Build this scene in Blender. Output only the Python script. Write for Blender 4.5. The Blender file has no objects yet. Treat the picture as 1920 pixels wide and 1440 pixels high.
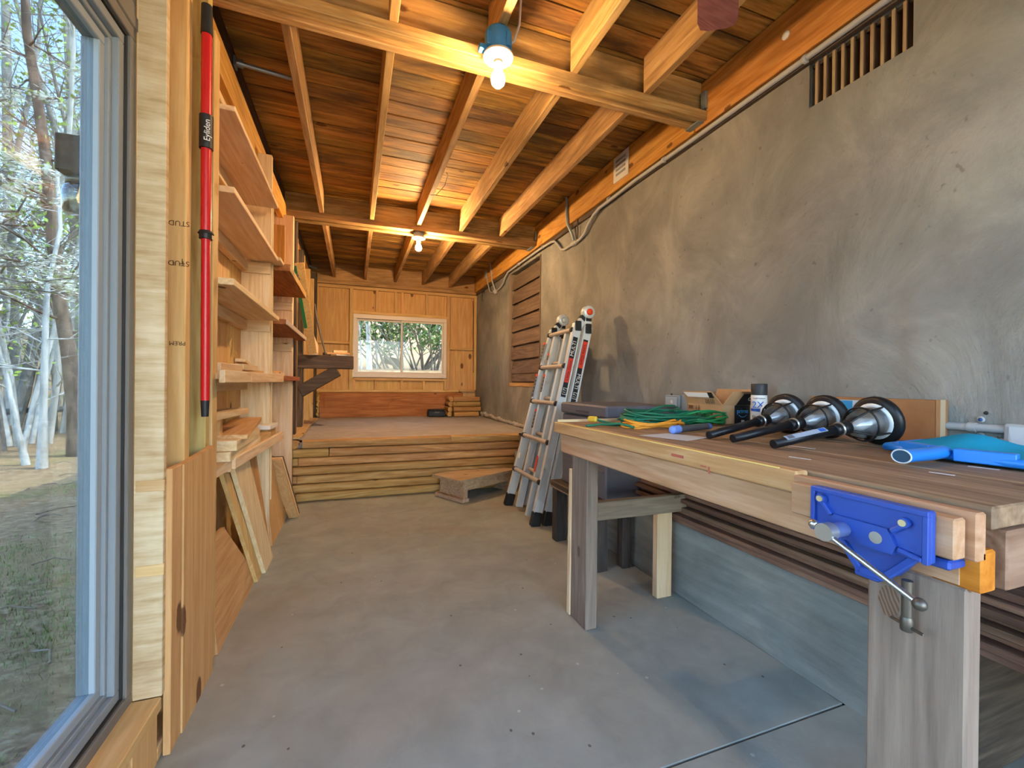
import bpy, math, random
from mathutils import Vector, Matrix, noise
random.seed(7)
SC = bpy.context.scene
COL = SC.collection
PI = math.pi

# ------------------------------------------------------------------ camera, world, sun, exposure
cam_d = bpy.data.cameras.new('camera')
cam_d.sensor_width = 36.0
cam_d.lens = 813.0 / 1920.0 * 36.0
cam_d.clip_start = 0.02
cam_d.clip_end = 300
cam = bpy.data.objects.new('camera', cam_d)
COL.objects.link(cam)
_y, _p, _r = math.radians(20.0), math.radians(-0.18), math.radians(0.61)
_f = Vector((math.sin(_y) * math.cos(_p), math.cos(_y) * math.cos(_p), math.sin(_p)))
_r0 = Vector((math.cos(_y), -math.sin(_y), 0))
_u0 = _r0.cross(_f)
_rt = _r0 * math.cos(_r) + _u0 * math.sin(_r)
_up = -_r0 * math.sin(_r) + _u0 * math.cos(_r)
_m = Matrix((_rt, _up, -_f)).transposed().to_4x4()
_m.translation = Vector((0, 0, 1.05))
cam.matrix_world = _m
SC.camera = cam

world = bpy.data.worlds.new('sky_world')
SC.world = world
world.use_nodes = True
_nt = world.node_tree
_bg = _nt.nodes['Background']
_sky = _nt.nodes.new('ShaderNodeTexSky')
_sky.sky_type = 'NISHITA'
_sky.sun_disc = False
_sky.sun_elevation = math.radians(52)
_sky.sun_rotation = math.radians(90)
_sky.air_density = 1.0
_sky.dust_density = 0.9
_sky.ozone_density = 0.6
_nt.links.new(_sky.outputs[0], _bg.inputs[0])
_bg.inputs[1].default_value = 1.35

sun_d = bpy.data.lights.new('sun', 'SUN')
sun_d.energy = 6.5
sun_d.angle = math.radians(0.6)
sun_d.color = (1.0, 0.93, 0.82)
sun = bpy.data.objects.new('sun', sun_d)
COL.objects.link(sun)
sun.location = (20, 0, 30)
sun.rotation_euler = Vector((-math.cos(math.radians(52)), 0.10, -math.sin(math.radians(52)))).to_track_quat('-Z', 'Y').to_euler()

SC.view_settings.view_transform = 'Standard'
SC.view_settings.look = 'None'
SC.view_settings.gamma = 1.0
SC.view_settings.use_curve_mapping = False
SC.view_settings.exposure = 1.1
SC.cycles.max_bounces = 6
SC.cycles.diffuse_bounces = 4
SC.cycles.glossy_bounces = 2
SC.cycles.transmission_bounces = 6
SC.cycles.transparent_max_bounces = 16
SC.cycles.caustics_reflective = False
SC.cycles.caustics_refractive = False
SC.cycles.sample_clamp_indirect = 6.0
SC.cycles.use_adaptive_sampling = True
SC.cycles.adaptive_threshold = 0.08
SC.cycles.adaptive_min_samples = 12

# ------------------------------------------------------------------ mesh helpers
def V(*a):
    return Vector(a)

class B:
    """collects shapes into one mesh; out() links it as one object"""
    def __init__(s, M=None):
        s.v = []; s.f = []; s.sm = []; s.M = M
    def add(s, vs, fs, smooth=False):
        n = len(s.v)
        for p in vs:
            p = Vector(p)
            s.v.append(s.M @ p if s.M else p)
        for f in fs:
            s.f.append([i + n for i in f]); s.sm.append(smooth)
        return s
    def box(s, x0, x1, y0, y1, z0, z1, c=0.0025):
        return s.obox(((x0 + x1) / 2, (y0 + y1) / 2, (z0 + z1) / 2), (x1 - x0, y1 - y0, z1 - z0), None, c)
    def obox(s, cen, size, R=None, c=0.0025):
        hx, hy, hz = size[0] / 2, size[1] / 2, size[2] / 2
        cen = Vector(cen)
        T = (lambda p: cen + (R @ Vector(p))) if R else (lambda p: cen + Vector(p))
        c = min(c, hx * .6, hy * .6, hz * .6)
        if c <= 0:
            vs = [T((sx * hx, sy * hy, sz * hz)) for sz in (-1, 1) for sy in (-1, 1) for sx in (-1, 1)]
            fs = [(0, 2, 3, 1), (4, 5, 7, 6), (0, 1, 5, 4), (2, 6, 7, 3), (0, 4, 6, 2), (1, 3, 7, 5)]
            return s.add(vs, fs)
        vs = []; idx = {}
        for sx in (-1, 1):
            for sy in (-1, 1):
                for sz in (-1, 1):
                    for a in range(3):
                        p = [sx * (hx - c), sy * (hy - c), sz * (hz - c)]
                        p[a] = (sx * hx, sy * hy, sz * hz)[a]
                        idx[(sx, sy, sz, a)] = len(vs); vs.append(T(p))
        fs = []
        for a in range(3):
            b, d = (a + 1) % 3, (a + 2) % 3
            for sg in (-1, 1):
                q = []
                for (u, w) in ((-1, -1), (1, -1), (1, 1), (-1, 1)):
                    k = [0, 0, 0]; k[a] = sg; k[b] = u; k[d] = w
                    q.append(idx[(k[0], k[1], k[2], a)])
                fs.append(q if sg > 0 else q[::-1])
        for a in range(3):          # edge along axis a
            b, d = (a + 1) % 3, (a + 2) % 3
            for u in (-1, 1):
                for w in (-1, 1):
                    k0 = [0, 0, 0]; k0[a] = -1; k0[b] = u; k0[d] = w
                    k1 = list(k0); k1[a] = 1
                    q = [idx[(*k0, b)], idx[(*k1, b)], idx[(*k1, d)], idx[(*k0, d)]]
                    fs.append(q if u * w < 0 else q[::-1])
        for sx in (-1, 1):
            for sy in (-1, 1):
                for sz in (-1, 1):
                    t = [idx[(sx, sy, sz, a)] for a in range(3)]
                    fs.append(t if sx * sy * sz > 0 else t[::-1])
        return s.add(vs, fs)
    def bar(s, p0, p1, w, h, up=(0, 0, 1), c=0.002):
        """box of section w x h from p0 to p1; h measured along 'up'"""
        p0, p1 = Vector(p0), Vector(p1)
        d = p1 - p0; L = d.length; d = d / L
        up = Vector(up)
        sx = d.cross(up)
        if sx.length < 1e-5: sx = d.cross(Vector((1, 0, 0)))
        sx.normalize(); u = sx.cross(d)
        R = Matrix((d, sx, u)).transposed()
        return s.obox((p0 + p1) / 2, (L, w, h), R, c)
    @staticmethod
    def frame(d):
        d = d.normalized()
        a = Vector((0, 0, 1)) if abs(d.z) < .9 else Vector((1, 0, 0))
        u = d.cross(a).normalized()
        return u, d.cross(u)
    def cyl(s, p0, p1, r0, r1=None, n=16, cap=True, smooth=True):
        p0, p1 = Vector(p0), Vector(p1)
        r1 = r0 if r1 is None else r1
        u, w = s.frame(p1 - p0)
        vs = []
        for p, r in ((p0, r0), (p1, r1)):
            for i in range(n):
                a = 2 * PI * i / n
                vs.append(p + u * (r * math.cos(a)) + w * (r * math.sin(a)))
        s.add(vs, [(i, (i + 1) % n, n + (i + 1) % n, n + i) for i in range(n)], smooth)
        if cap:
            s.add(vs[:n], [tuple(range(n))[::-1]]); s.add(vs[n:], [tuple(range(n))])
        return s
    def tube(s, pts, r, n=8, cap=True, closed=False, flat=1.0):
        pts = [Vector(p) for p in pts]; m = len(pts)
        rs = r if isinstance(r, (list, tuple)) else [r] * m
        vs = []; u = None
        for i, p in enumerate(pts):
            if closed: d = pts[(i + 1) % m] - pts[i - 1]
            else: d = pts[min(i + 1, m - 1)] - pts[max(i - 1, 0)]
            if d.length < 1e-9: d = Vector((0, 0, 1))
            d.normalize()
            if u is None: u, w = s.frame(d)
            else:
                u = u - d * u.dot(d)
                if u.length < 1e-6: u, w = s.frame(d)
                u.normalize(); w = d.cross(u)
            for k in range(n):
                a = 2 * PI * k / n
                vs.append(p + u * (rs[i] * math.cos(a)) + w * (rs[i] * flat * math.sin(a)))
        fs = []
        for i in range(m if closed else m - 1):
            j = (i + 1) % m
            for k in range(n):
                fs.append((i * n + k, i * n + (k + 1) % n, j * n + (k + 1) % n, j * n + k))
        s.add(vs, fs, True)
        if cap and not closed:
            s.add(vs[:n], [tuple(range(n))[::-1]]); s.add(vs[-n:], [tuple(range(n))])
        return s
    def lathe(s, prof, o=(0, 0, 0), ax=(0, 0, 1), n=24, smooth=True):
        """prof: (radius, height along ax)"""
        o = Vector(o); ax = Vector(ax).normalized(); u, w = s.frame(ax)
        vs = []
        for r, h in prof:
            for i in range(n):
                a = 2 * PI * i / n
                vs.append(o + ax * h + u * (r * math.cos(a)) + w * (r * math.sin(a)))
        fs = []
        for j in range(len(prof) - 1):
            for i in range(n):
                fs.append((j * n + i, j * n + (i + 1) % n, (j + 1) * n + (i + 1) % n, (j + 1) * n + i))
        s.add(vs, fs, smooth)
        if prof[0][0] > 1e-5: s.add(vs[:n], [tuple(range(n))[::-1]])
        if prof[-1][0] > 1e-5: s.add(vs[-n:], [tuple(range(n))])
        return s
    def sphere(s, c, r, n=16, m=10, sc=(1, 1, 1)):
        vs = []; fs = []
        for j in range(m + 1):
            t = PI * j / m
            for i in range(n):
                a = 2 * PI * i / n
                vs.append((c[0] + r * sc[0] * math.sin(t) * math.cos(a), c[1] + r * sc[1] * math.sin(t) * math.sin(a), c[2] - r * sc[2] * math.cos(t)))
        for j in range(m):
            for i in range(n):
                fs.append((j * n + i, j * n + (i + 1) % n, (j + 1) * n + (i + 1) % n, (j + 1) * n + i))
        return s.add(vs, fs, True)
    def prism(s, poly, vec, smooth=False):
        """extrude a 3D polygon by vec"""
        n = len(poly); vec = Vector(vec)
        a = [Vector(p) for p in poly]; b = [p + vec for p in a]
        nrm = Vector((0, 0, 0))
        for i in range(n):
            nrm += a[i].cross(a[(i + 1) % n])
        if nrm.dot(vec) > 0: a, b = b, a
        s.add(a + b, [tuple(range(n)), tuple(range(n, 2 * n))[::-1]])
        return s.add(a + b, [(i, n + i, n + (i + 1) % n, (i + 1) % n) for i in range(n)], smooth)
    def out(s, name, mat, parent=None, label=None, cat=None, group=None, kind=None):
        me = bpy.data.meshes.new(name)
        if parent is None:
            xs = [p.x for p in s.v]; ys = [p.y for p in s.v]; zs = [p.z for p in s.v]
            o = Vector(((min(xs) + max(xs)) / 2, (min(ys) + max(ys)) / 2, min(zs)))
        else:
            o = wloc(parent)
        me.from_pydata([p - o for p in s.v], [], s.f)
        me.polygons.foreach_set('use_smooth', s.sm)
        me.update()
        ob = bpy.data.objects.new(name, me)
        COL.objects.link(ob)
        if parent is None: ob.location = o
        else: ob.parent = parent
        for m in (mat if isinstance(mat, (list, tuple)) else [mat]):
            me.materials.append(m)
        return tag(ob, label, cat, group, kind)

def wloc(o):
    l = Vector((0, 0, 0))
    while o is not None:
        l += o.location; o = o.parent
    return l

def tag(o, label=None, cat=None, group=None, kind=None):
    if label: o['label'] = label
    if cat: o['category'] = cat
    if group: o['group'] = group
    if kind: o['kind'] = kind
    return o

def thing(name, label, cat, loc=(0, 0, 0), group=None, kind=None):
    o = bpy.data.objects.new(name, None)
    o.empty_display_size = .05
    COL.objects.link(o); o.location = loc
    return tag(o, label, cat, group, kind)

def text(name, s, size, mat, parent, M, align='CENTER', ext=0.0004, sx=1.0):
    """flat lettering as a mesh; M places it: local x = reading direction, local z = facing"""
    cu = bpy.data.curves.new(name, 'FONT')
    cu.body = s; cu.size = size; cu.align_x = align; cu.align_y = 'CENTER'; cu.extrude = ext; cu.resolution_u = 3
    tmp = bpy.data.objects.new(name + '_curve', cu)
    COL.objects.link(tmp)
    me = bpy.data.meshes.new_from_object(tmp.evaluated_get(bpy.context.evaluated_depsgraph_get()))
    bpy.data.objects.remove(tmp)
    me.name = name
    M = M.copy(); M.translation = M.translation - wloc(parent)
    me.transform(M @ Matrix.Diagonal((sx, 1, 1, 1)))
    me.materials.clear(); me.materials.append(mat)
    ob = bpy.data.objects.new(name, me)
    COL.objects.link(ob); ob.parent = parent
    return ob

def basis(o, x, z):
    x = Vector(x).normalized(); z = Vector(z).normalized(); y = z.cross(x)
    M = Matrix((x, y, z)).transposed().to_4x4(); M.translation = Vector(o)
    return M

# ------------------------------------------------------------------ materials
def lin(h):
    h = h.lstrip('#')
    c = [int(h[i:i + 2], 16) / 255 for i in (0, 2, 4)]
    return tuple(x / 12.92 if x <= .04045 else ((x + .055) / 1.055) ** 2.4 for x in c) + (1.0,)

class N:
    def __init__(s, name):
        s.m = bpy.data.materials.new(name); s.m.use_nodes = True
        s.t = s.m.node_tree; s.b = s.t.nodes['Principled BSDF']
    def n(s, typ, **kw):
        x = s.t.nodes.new('ShaderNode' + typ)
        for k, v in kw.items():
            if k[0] == '_': setattr(x, k[1:], v)
        return x
    def l(s, a, b): s.t.links.new(a, b)
    def math(s, op, a, b=None, clamp=False):
        x = s.n('Math', _operation=op, _use_clamp=clamp)
        for i, q in enumerate((a, b)):
            if q is None: continue
            if isinstance(q, (int, float)): x.inputs[i].default_value = q
            else: s.l(q, x.inputs[i])
        return x.outputs[0]
    def mix(s, fac, a, b, blend='MIX'):
        x = s.n('Mix', _data_type='RGBA', _blend_type=blend)
        for i, q in ((0, fac), (6, a), (7, b)):
            if isinstance(q, (int, float, tuple)): x.inputs[i].default_value = q
            else: s.l(q, x.inputs[i])
        return x.outputs[2]
    def ramp(s, fac, stops):
        x = s.n('ValToRGB'); e = x.color_ramp.elements
        while len(e) < len(stops): e.new(.5)
        for k, (p, c) in enumerate(stops):
            e[k].position = p; e[k].color = lin(c) if isinstance(c, str) else c
        s.l(fac, x.inputs[0]); return x.outputs[0]
    def noise(s, vec, scale, detail=3, rough=.55, dist=0):
        x = s.n('TexNoise'); x.inputs['Scale'].default_value = scale; x.inputs['Detail'].default_value = detail
        x.inputs['Roughness'].default_value = rough; x.inputs['Distortion'].default_value = dist
        if vec is not None: s.l(vec, x.inputs['Vector'])
        return x.outputs[0]
    def coord(s, scale=(1, 1, 1), rnd=True, kind='Object'):
        tc = s.n('TexCoord'); v = tc.outputs[kind]
        if rnd:
            oi = s.n('ObjectInfo')
            cm = s.n('CombineXYZ')
            s.l(s.math('MULTIPLY', oi.outputs['Random'], 37.3), cm.inputs[0])
            s.l(s.math('MULTIPLY', oi.outputs['Random'], 91.7), cm.inputs[1])
            s.l(s.math('MULTIPLY', oi.outputs['Random'], 53.9), cm.inputs[2])
            va = s.n('VectorMath', _operation='ADD'); s.l(v, va.inputs[0]); s.l(cm.outputs[0], va.inputs[1]); v = va.outputs[0]
        vm = s.n('VectorMath', _operation='MULTIPLY'); s.l(v, vm.inputs[0]); vm.inputs[1].default_value = scale
        return vm.outputs[0]
    def bump(s, h, strength=.3, dist=.01):
        x = s.n('Bump'); x.inputs['Strength'].default_value = strength; x.inputs['Distance'].default_value = dist
        s.l(h, x.inputs['Height']); s.l(x.outputs[0], s.b.inputs['Normal'])
    def done(s, col=None, rough=.6, metal=0.0, spec=.35):
        if col is not None:
            if isinstance(col, str): s.b.inputs['Base Color'].default_value = lin(col)
            elif isinstance(col, tuple): s.b.inputs['Base Color'].default_value = col
            else: s.l(col, s.b.inputs['Base Color'])
        if isinstance(rough, (int, float)): s.b.inputs['Roughness'].default_value = rough
        else: s.l(rough, s.b.inputs['Roughness'])
        s.b.inputs['Metallic'].default_value = metal
        s.b.inputs['Specular IOR Level'].default_value = spec
        return s.m

_MC = {}
def wood(name, dark, mid, light, axis='y', knots=.5, var=.22, stain=0.0, stain_col='#4a3c31', knot_col='#5a3216', fine=1.0, rough=.7, ring=22, bump=.25):
    key = (name, axis)
    if key in _MC: return _MC[key]
    q = N(name + '_' + axis)
    k = 'xyz'.index(axis)
    def sc(along): return tuple(along if i == k else 1.0 for i in range(3))
    vs = q.coord(sc(.07))
    low = q.noise(vs, 6.5, 2, .5)
    rings = q.math('SINE', q.math('MULTIPLY', low, ring * 3.4))
    rings = q.math('MULTIPLY_ADD', rings, .5); q.t.nodes[-1].inputs[2].default_value = .5
    streak = q.noise(vs, 75 * fine, 3, .65)
    f = q.math('ADD', q.math('MULTIPLY', rings, .20), q.math('MULTIPLY', streak, .80), True)
    col = q.ramp(f, [(.25, dark), (.5, mid), (.78, light)])
    big = q.noise(q.coord(sc(.35)), 3.2, 3, .6)
    col = q.mix(q.math('MULTIPLY', q.math('SUBTRACT', big, .42, True), 1.6, True), col, lin(dark))
    if stain > 0:
        st = q.noise(q.coord(sc(.22)), 5.5, 5, .65, .4)
        st = q.math('MULTIPLY', q.math('MULTIPLY', q.math('SUBTRACT', st, .45), 6.0, True), stain)
        col = q.mix(st, col, lin(stain_col))
    if knots > 0:
        vo = q.n('TexVoronoi'); vo.inputs['Scale'].default_value = 5.0
        q.l(q.coord(sc(.5)), vo.inputs['Vector'])
        d = q.math('ADD', vo.outputs['Distance'], q.math('MULTIPLY', q.math('SUBTRACT', q.noise(q.coord(), 60, 2), .5), .06))
        kn = q.math('MULTIPLY', q.math('SUBTRACT', .055 + .06 * knots, d), 40, True)
        col = q.mix(q.math('MULTIPLY', kn, .85), col, lin(knot_col))
    oi = q.n('ObjectInfo'); hs = q.n('HueSaturation')
    r2 = q.math('FRACT', q.math('MULTIPLY', oi.outputs['Random'], 17.31))
    q.l(q.math('ADD', q.math('MULTIPLY', r2, var), 1 - var * .55), hs.inputs['Value'])
    q.l(q.math('ADD', q.math('MULTIPLY', q.math('FRACT', q.math('MULTIPLY', oi.outputs['Random'], 41.7)), .02), .49), hs.inputs['Hue'])
    q.l(col, hs.inputs['Color'])
    q.bump(f, bump, .004)
    _MC[key] = q.done(hs.outputs[0], rough, 0, .3)
    return _MC[key]

def W_pine(a): return wood('pine', '#c5985d', '#d3ac73', '#e0bf8a', a, .6)
def W_ply(a): return wood('plywood', '#c4955a', '#d3a86c', '#dfb980', a, 1.3, ring=14, var=.12)
def W_fresh(a): return wood('fresh_pine', '#d3b183', '#e2c79d', '#eedbb8', a, .4, var=.14)
def W_joist(a): return wood('joist_wood', '#a07b4a', '#c49d63', '#d8b681', a, .6, .3, stain=.40, stain_col='#5a4632')
def W_ceil(a): return wood('ceiling_boards', '#8a5f2a', '#b98740', '#d6a85a', a, .8, .45, stain=.75, stain_col='#4a3d31', ring=16)
def W_beam(a): return wood('beam_wood', '#a07642', '#c29a62', '#d8b680', a, .9, .2, stain=.6, stain_col='#5c4a36')
def W_ledger(a): return wood('ledger_wood', '#a96f2c', '#c88c42', '#d8a45c', a, .7, .2, stain=.25, stain_col='#6b4a2a')
def W_dark(a): return wood('weathered_dark', '#3b3029', '#54463b', '#6d5c4c', a, .4, .3, ring=18)
def W_grey(a): return wood('grey_timber', '#76675a', '#897869', '#9b8a79', a, .35, .12, ring=26, knot_col='#5d4c40')
def W_red(a): return wood('red_cedar', '#7e4427', '#9a5b38', '#b0714a', a, .25, .15)
def W_log(a): return wood('log_wood', '#a5773f', '#c4985b', '#d9b47c', a, .5, .3, stain=.35, stain_col='#6e4a2c')
def W_bench(a): return wood('bench_planks', '#7d6248', '#9c7e61', '#b39877', a, .35, .2, stain=.35, stain_col='#5d5148')
def W_apron(a): return wood('apron_wood', '#ad835c', '#c09672', '#d0ab8b', a, .5, .12)
def W_deck(a): return wood('brown_boards', '#66473a', '#805f4c', '#9b7a63', a, .2, .55, ring=16)
def W_white(a):
    if 'W_white' in _MC: return _MC['W_white']
    q = N('rough_sawn')
    saw = q.noise(q.coord((.6, .6, 5)), 13, 3, .6)
    lo = q.noise(q.coord((1, 1, .6)), 9, 3, .6)
    f = q.math('ADD', q.math('MULTIPLY', saw, .6), q.math('MULTIPLY', lo, .4))
    col = q.ramp(f, [(.30, '#b08d62'), (.48, '#cbae84'), (.66, '#dec7a2')])
    q.bump(saw, .5, .006)
    _MC['W_white'] = q.done(col, .85, 0, .2)
    return _MC['W_white']

def plain(name, col, rough=.5, metal=0, spec=.4, bump=0, bscale=60, var=.0):
    if name in _MC: return _MC[name]
    q = N(name)
    c = lin(col)
    if var > 0:
        nz = q.noise(q.coord(), bscale * .25, 4, .6)
        dk = tuple(x * (1 - var) for x in c[:3]) + (1,)
        lt = tuple(min(1, x * (1 + var)) for x in c[:3]) + (1,)
        c = q.ramp(nz, [(.3, dk), (.7, lt)])
    if bump > 0: q.bump(q.noise(q.coord(), bscale, 3), bump, .003)
    _MC[name] = q.done(c, rough, metal, spec)
    return _MC[name]

def emit(name, col, strength):
    q = N(name)
    q.b.inputs['Emission Color'].default_value = lin(col); q.b.inputs['Emission Strength'].default_value = strength
    return q.done(col, .4)

def glass_mat(name, tint, gloss=.06, rough=.02):
    q = N(name); t = q.t
    tr = q.n('BsdfTransparent'); tr.inputs[0].default_value = lin(tint)
    gl = q.n('BsdfGlossy'); gl.inputs['Roughness'].default_value = rough
    fr = q.n('Fresnel'); fr.inputs[0].default_value = 1.45
    ms = q.n('MixShader')
    q.l(q.math('MULTIPLY', fr.outputs[0], gloss / .06), ms.inputs[0]); q.l(tr.outputs[0], ms.inputs[1]); q.l(gl.outputs[0], ms.inputs[2])
    q.l(ms.outputs[0], t.nodes['Material Output'].inputs[0])
    return q.m

def plaster_mat():
    q = N('plaster')
    c = q.coord(rnd=False)
    big = q.noise(c, 1.1, 5, .6, .5)
    sw = q.noise(q.coord((1, .8, .6), rnd=False), 3.2, 6, .68, 1.1)
    fin = q.noise(c, 38, 3, .6)
    f = q.math('ADD', q.math('MULTIPLY', big, .5), q.math('MULTIPLY', sw, .5))
    col = q.ramp(f, [(.36, '#72716d'), (.5, '#858480'), (.63, '#9b9993')])
    pit = q.math('MULTIPLY', q.math('SUBTRACT', .30, q.noise(c, 26, 2, .5)), 14, True)
    col = q.mix(q.math('MULTIPLY', pit, .45), col, lin('#4f4a44'))
    h = q.math('ADD', q.math('MULTIPLY', sw, 1.0), q.math('MULTIPLY', fin, .18))
    q.bump(h, .5, .02)
    return q.done(col, .85, 0, .2)

def concrete_mat(name, a, b, d, scale=1.0, bump=.15, speck=True, streak=None):
    q = N(name)
    c = q.coord(rnd=False)
    big = q.noise(c, 1.1 * scale, 5, .62, .6)
    md = q.noise(q.coord(streak, rnd=False) if streak else c, 6 * scale, 4, .6, .5)
    f = q.math('ADD', q.math('MULTIPLY', big, .55), q.math('MULTIPLY', md, .45))
    col = q.ramp(f, [(.32, a), (.5, b), (.68, d)])
    if speck:
        dust = q.math('MULTIPLY', q.math('SUBTRACT', q.noise(c, .9, 4, .6, .7), .50), 5, True)
        col = q.mix(q.math('MULTIPLY', dust, .45), col, lin('#93795a'))
        vo = q.n('TexVoronoi'); vo.inputs['Scale'].default_value = 13.0; q.l(c, vo.inputs['Vector'])
        pick = q.math('GREATER_THAN', q.noise(c, 3.3, 1), .57)
        sp = q.math('MULTIPLY', q.math('MULTIPLY', q.math('SUBTRACT', .085, vo.outputs['Distance']), 60, True), pick)
        col = q.mix(q.math('MULTIPLY', sp, .6), col, lin('#c9c4ba'))
        vo2 = q.n('TexVoronoi'); vo2.inputs['Scale'].default_value = 16.0; q.l(q.coord((1.1, .9, 1), rnd=False), vo2.inputs['Vector'])
        sp2 = q.math('MULTIPLY', q.math('MULTIPLY', q.math('SUBTRACT', .09, vo2.outputs['Distance']), 60, True), q.math('GREATER_THAN', q.noise(c, 2.7, 1), .56))
        col = q.mix(q.math('MULTIPLY', sp2, .7), col, lin('#3f3a34'))
    q.bump(q.noise(c, 70, 4, .7), bump, .004)
    return q.done(col, .8, 0, .25)

M_plaster = plaster_mat()
M_floor = concrete_mat('floor_concrete', '#888c84', '#999d94', '#a8aba1')
M_foot = concrete_mat('footing_concrete', '#6a6b66', '#83847e', '#9d9d95', 1.6, .3, False, (.5, .25, 2.2))
M_plat = concrete_mat('platform_concrete', '#9c958c', '#aca59c', '#bab3aa', 1.2, .2, False)
M_steel = plain('galvanised', '#9fb0b8', .42, .7, .5, .05)
M_conduit = plain('grey_pvc', '#a6a8ab', .5, 0, .4)
M_alu = plain('aluminium', '#cfd8dd', .38, .2, .5)
M_black = plain('black_plastic', '#1f2124', .5, 0, .4)
M_blackm = plain('black_metal', '#191a1e', .42, .3, .5)
M_white = plain('white_paint', '#d8d6d2', .5)
M_vinyl = plain('white_vinyl', '#dfd2c6', .45)
M_frame = plain('grey_frame', '#8d9396', .45, 0, .4)
M_framed = plain('grey_frame_dark', '#77716a', .5, 0, .4)
M_seal = plain('window_gasket', '#2c2a28', .7)
M_bluebox = plain('blue_box_plastic', '#3f8fd0', .5)
M_cardb = plain('cardboard', '#b08a63', .8, 0, .2, .08, 90, .06)
M_cardb2 = plain('cardboard_brown', '#9c6f49', .8, 0, .2, .08, 90, .08)
M_vise = plain('vise_blue', '#2b4fab', .38, .1, .5, .1, 120)
M_chrome = plain('chrome', '#c9cdd0', .22, .95, .5)
M_bolt = plain('bolt_steel', '#b5b6b2', .35, .8, .5)
M_dsteel = plain('dark_steel', '#6a655d', .45, .8, .5)
M_red = plain('red_enamel', '#c4161c', .35, 0, .5)
M_grn = plain('green_cord', '#17694d', .5, 0, .4)
M_grn2 = plain('bright_green_cord', '#1c8247', .5, 0, .4)
M_org = plain('orange_cord', '#e2962c', .5, 0, .4)
M_yel = plain('yellow_plug', '#d9b338', .5)
M_skim = plain('skimmer_blue', '#1f7fdc', .35, 0, .5)
M_net = plain('skimmer_net', '#159ac4', .75, 0, .2, .3, 300)
M_cab = plain('slate_resin', '#5f6069', .55, 0, .35, .05)
M_fan = wood('fan_blade', '#7d4f4c', '#8f605c', '#a2736d', 'x', 0, .05, ring=40)
M_glass_big = glass_mat('window_glass', '#c4cccf', .03)
M_glass_bk = glass_mat('back_window_glass', '#cfd2d2', .03)
M_glass_lamp = glass_mat('lamp_glass', '#e8ecee', .10, .06)
M_glass_jar = glass_mat('jar_glass', '#cfd8d6', .2, .03)
M_bulb = emit('bulb_light', '#ffd298', 350.0)
M_bulb2 = emit('rear_bulb_light', '#ffd298', 1050.0)
M_txtw = plain('print_white', '#e8e6e2', .6)
M_txtk = plain('print_black', '#1b1b1d', .6)
M_txtr = plain('print_red', '#d8402c', .6)
M_txtb = plain('print_blue', '#2458b4', .6)
M_ink = plain('stamp_ink', '#5b3f22', .8)

# ================================================================== THE SETTING
XW, XL, XB, YB = 1.83, -.49, -.65, 6.75      # right wall, left stud face, back of left bays, back wall
ZP, ZJ, ZC = .535, 2.53, 2.715               # platform top, joist underside, ceiling boards

def struct(name, loc=(0, 0, 0), label=None):
    return thing(name, label, None, loc, kind='structure')

# ---- floor: slabs with a joint
fl = struct('floor', label='grey concrete floor slab with dusty brown stains')
B().box(XB, 1.86, -2.2, 6.75, -.2, -.012, 0).out('slab_base', plain('joint_dark', '#3a3733', .9), fl)
for a, b in ((-2.2, .962), (.968, 4.2)):
    B().box(XB, 1.53 if b > 1 else 1.86, a, b, -.05, 0, .002).out('slab', M_floor, fl)

# ---- right wall with its openings
wr = struct('wall_right', label='grey trowelled plaster wall above a concrete footing')
def wall_with_holes(x0, x1, ys, zs, holes):
    b = B()
    for i in range(len(ys) - 1):
        for j in range(len(zs) - 1):
            yc, zc = (ys[i] + ys[i + 1]) / 2, (zs[j] + zs[j + 1]) / 2
            if any(h[0] < yc < h[1] and h[2] < zc < h[3] for h in holes): continue
            b.box(x0, x1, ys[i], ys[i + 1], zs[j], zs[j + 1], 0)
    return b
VENT = (.955, 1.325, 2.245, 2.43); LOUV = (4.17, 5.14, 1.01, 2.40); NOTCH = (6.28, 6.42, 2.28, 2.45)
bw = B()
# plaster skin as a fine grid so the trowelled unevenness is real, openings left out
ny, nz = 150, 48
def wall_pt(i, j):
    y = -2.2 + (6.76 + 2.2) * i / ny; z = 2.74 * j / nz
    return y, z
ycuts = sorted(set([-2.2 + 8.96 * i / ny for i in range(ny + 1)] + [v for h in (VENT, LOUV, NOTCH) for v in h[:2]]))
zcuts = sorted(set([2.74 * j / nz for j in range(nz + 1)] + [v for h in (VENT, LOUV, NOTCH) for v in h[2:]]))
vid = {}; vs = []; fs = []
def gp(i, j):
    if (i, j) not in vid:
        y, z = ycuts[i], zcuts[j]
        d = .010 * noise.noise(Vector((0, y * 1.7, z * 1.7))) + .004 * noise.noise(Vector((3, y * 6, z * 6)))
        if z > 2.40 or any(abs(y - e) < .01 for h in (VENT, LOUV) for e in h[:2]): d *= .2
        vid[(i, j)] = len(vs); vs.append((XW + d, y, z))
    return vid[(i, j)]
for i in range(len(ycuts) - 1):
    for j in range(len(zcuts) - 1):
        yc, zc = (ycuts[i] + ycuts[i + 1]) / 2, (zcuts[j] + zcuts[j + 1]) / 2
        if any(h[0] < yc < h[1] and h[2] < zc < h[3] for h in (VENT, LOUV, NOTCH)): continue
        fs.append((gp(i, j), gp(i, j + 1), gp(i + 1, j + 1), gp(i + 1, j)))
bw.add(vs, fs, True)
bw.out('plaster_face', M_plaster, wr)
wall_with_holes(XW + .014, XW + .14, sorted([-2.2, 6.9] + [VENT[0], VENT[1], LOUV[0], LOUV[1], NOTCH[0], NOTCH[1]]),
                sorted(set([-.2, 2.74, VENT[2], VENT[3], LOUV[2], LOUV[3], NOTCH[2], NOTCH[3]])), (VENT, LOUV, NOTCH)).out('masonry_core', M_plaster, wr)
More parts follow.
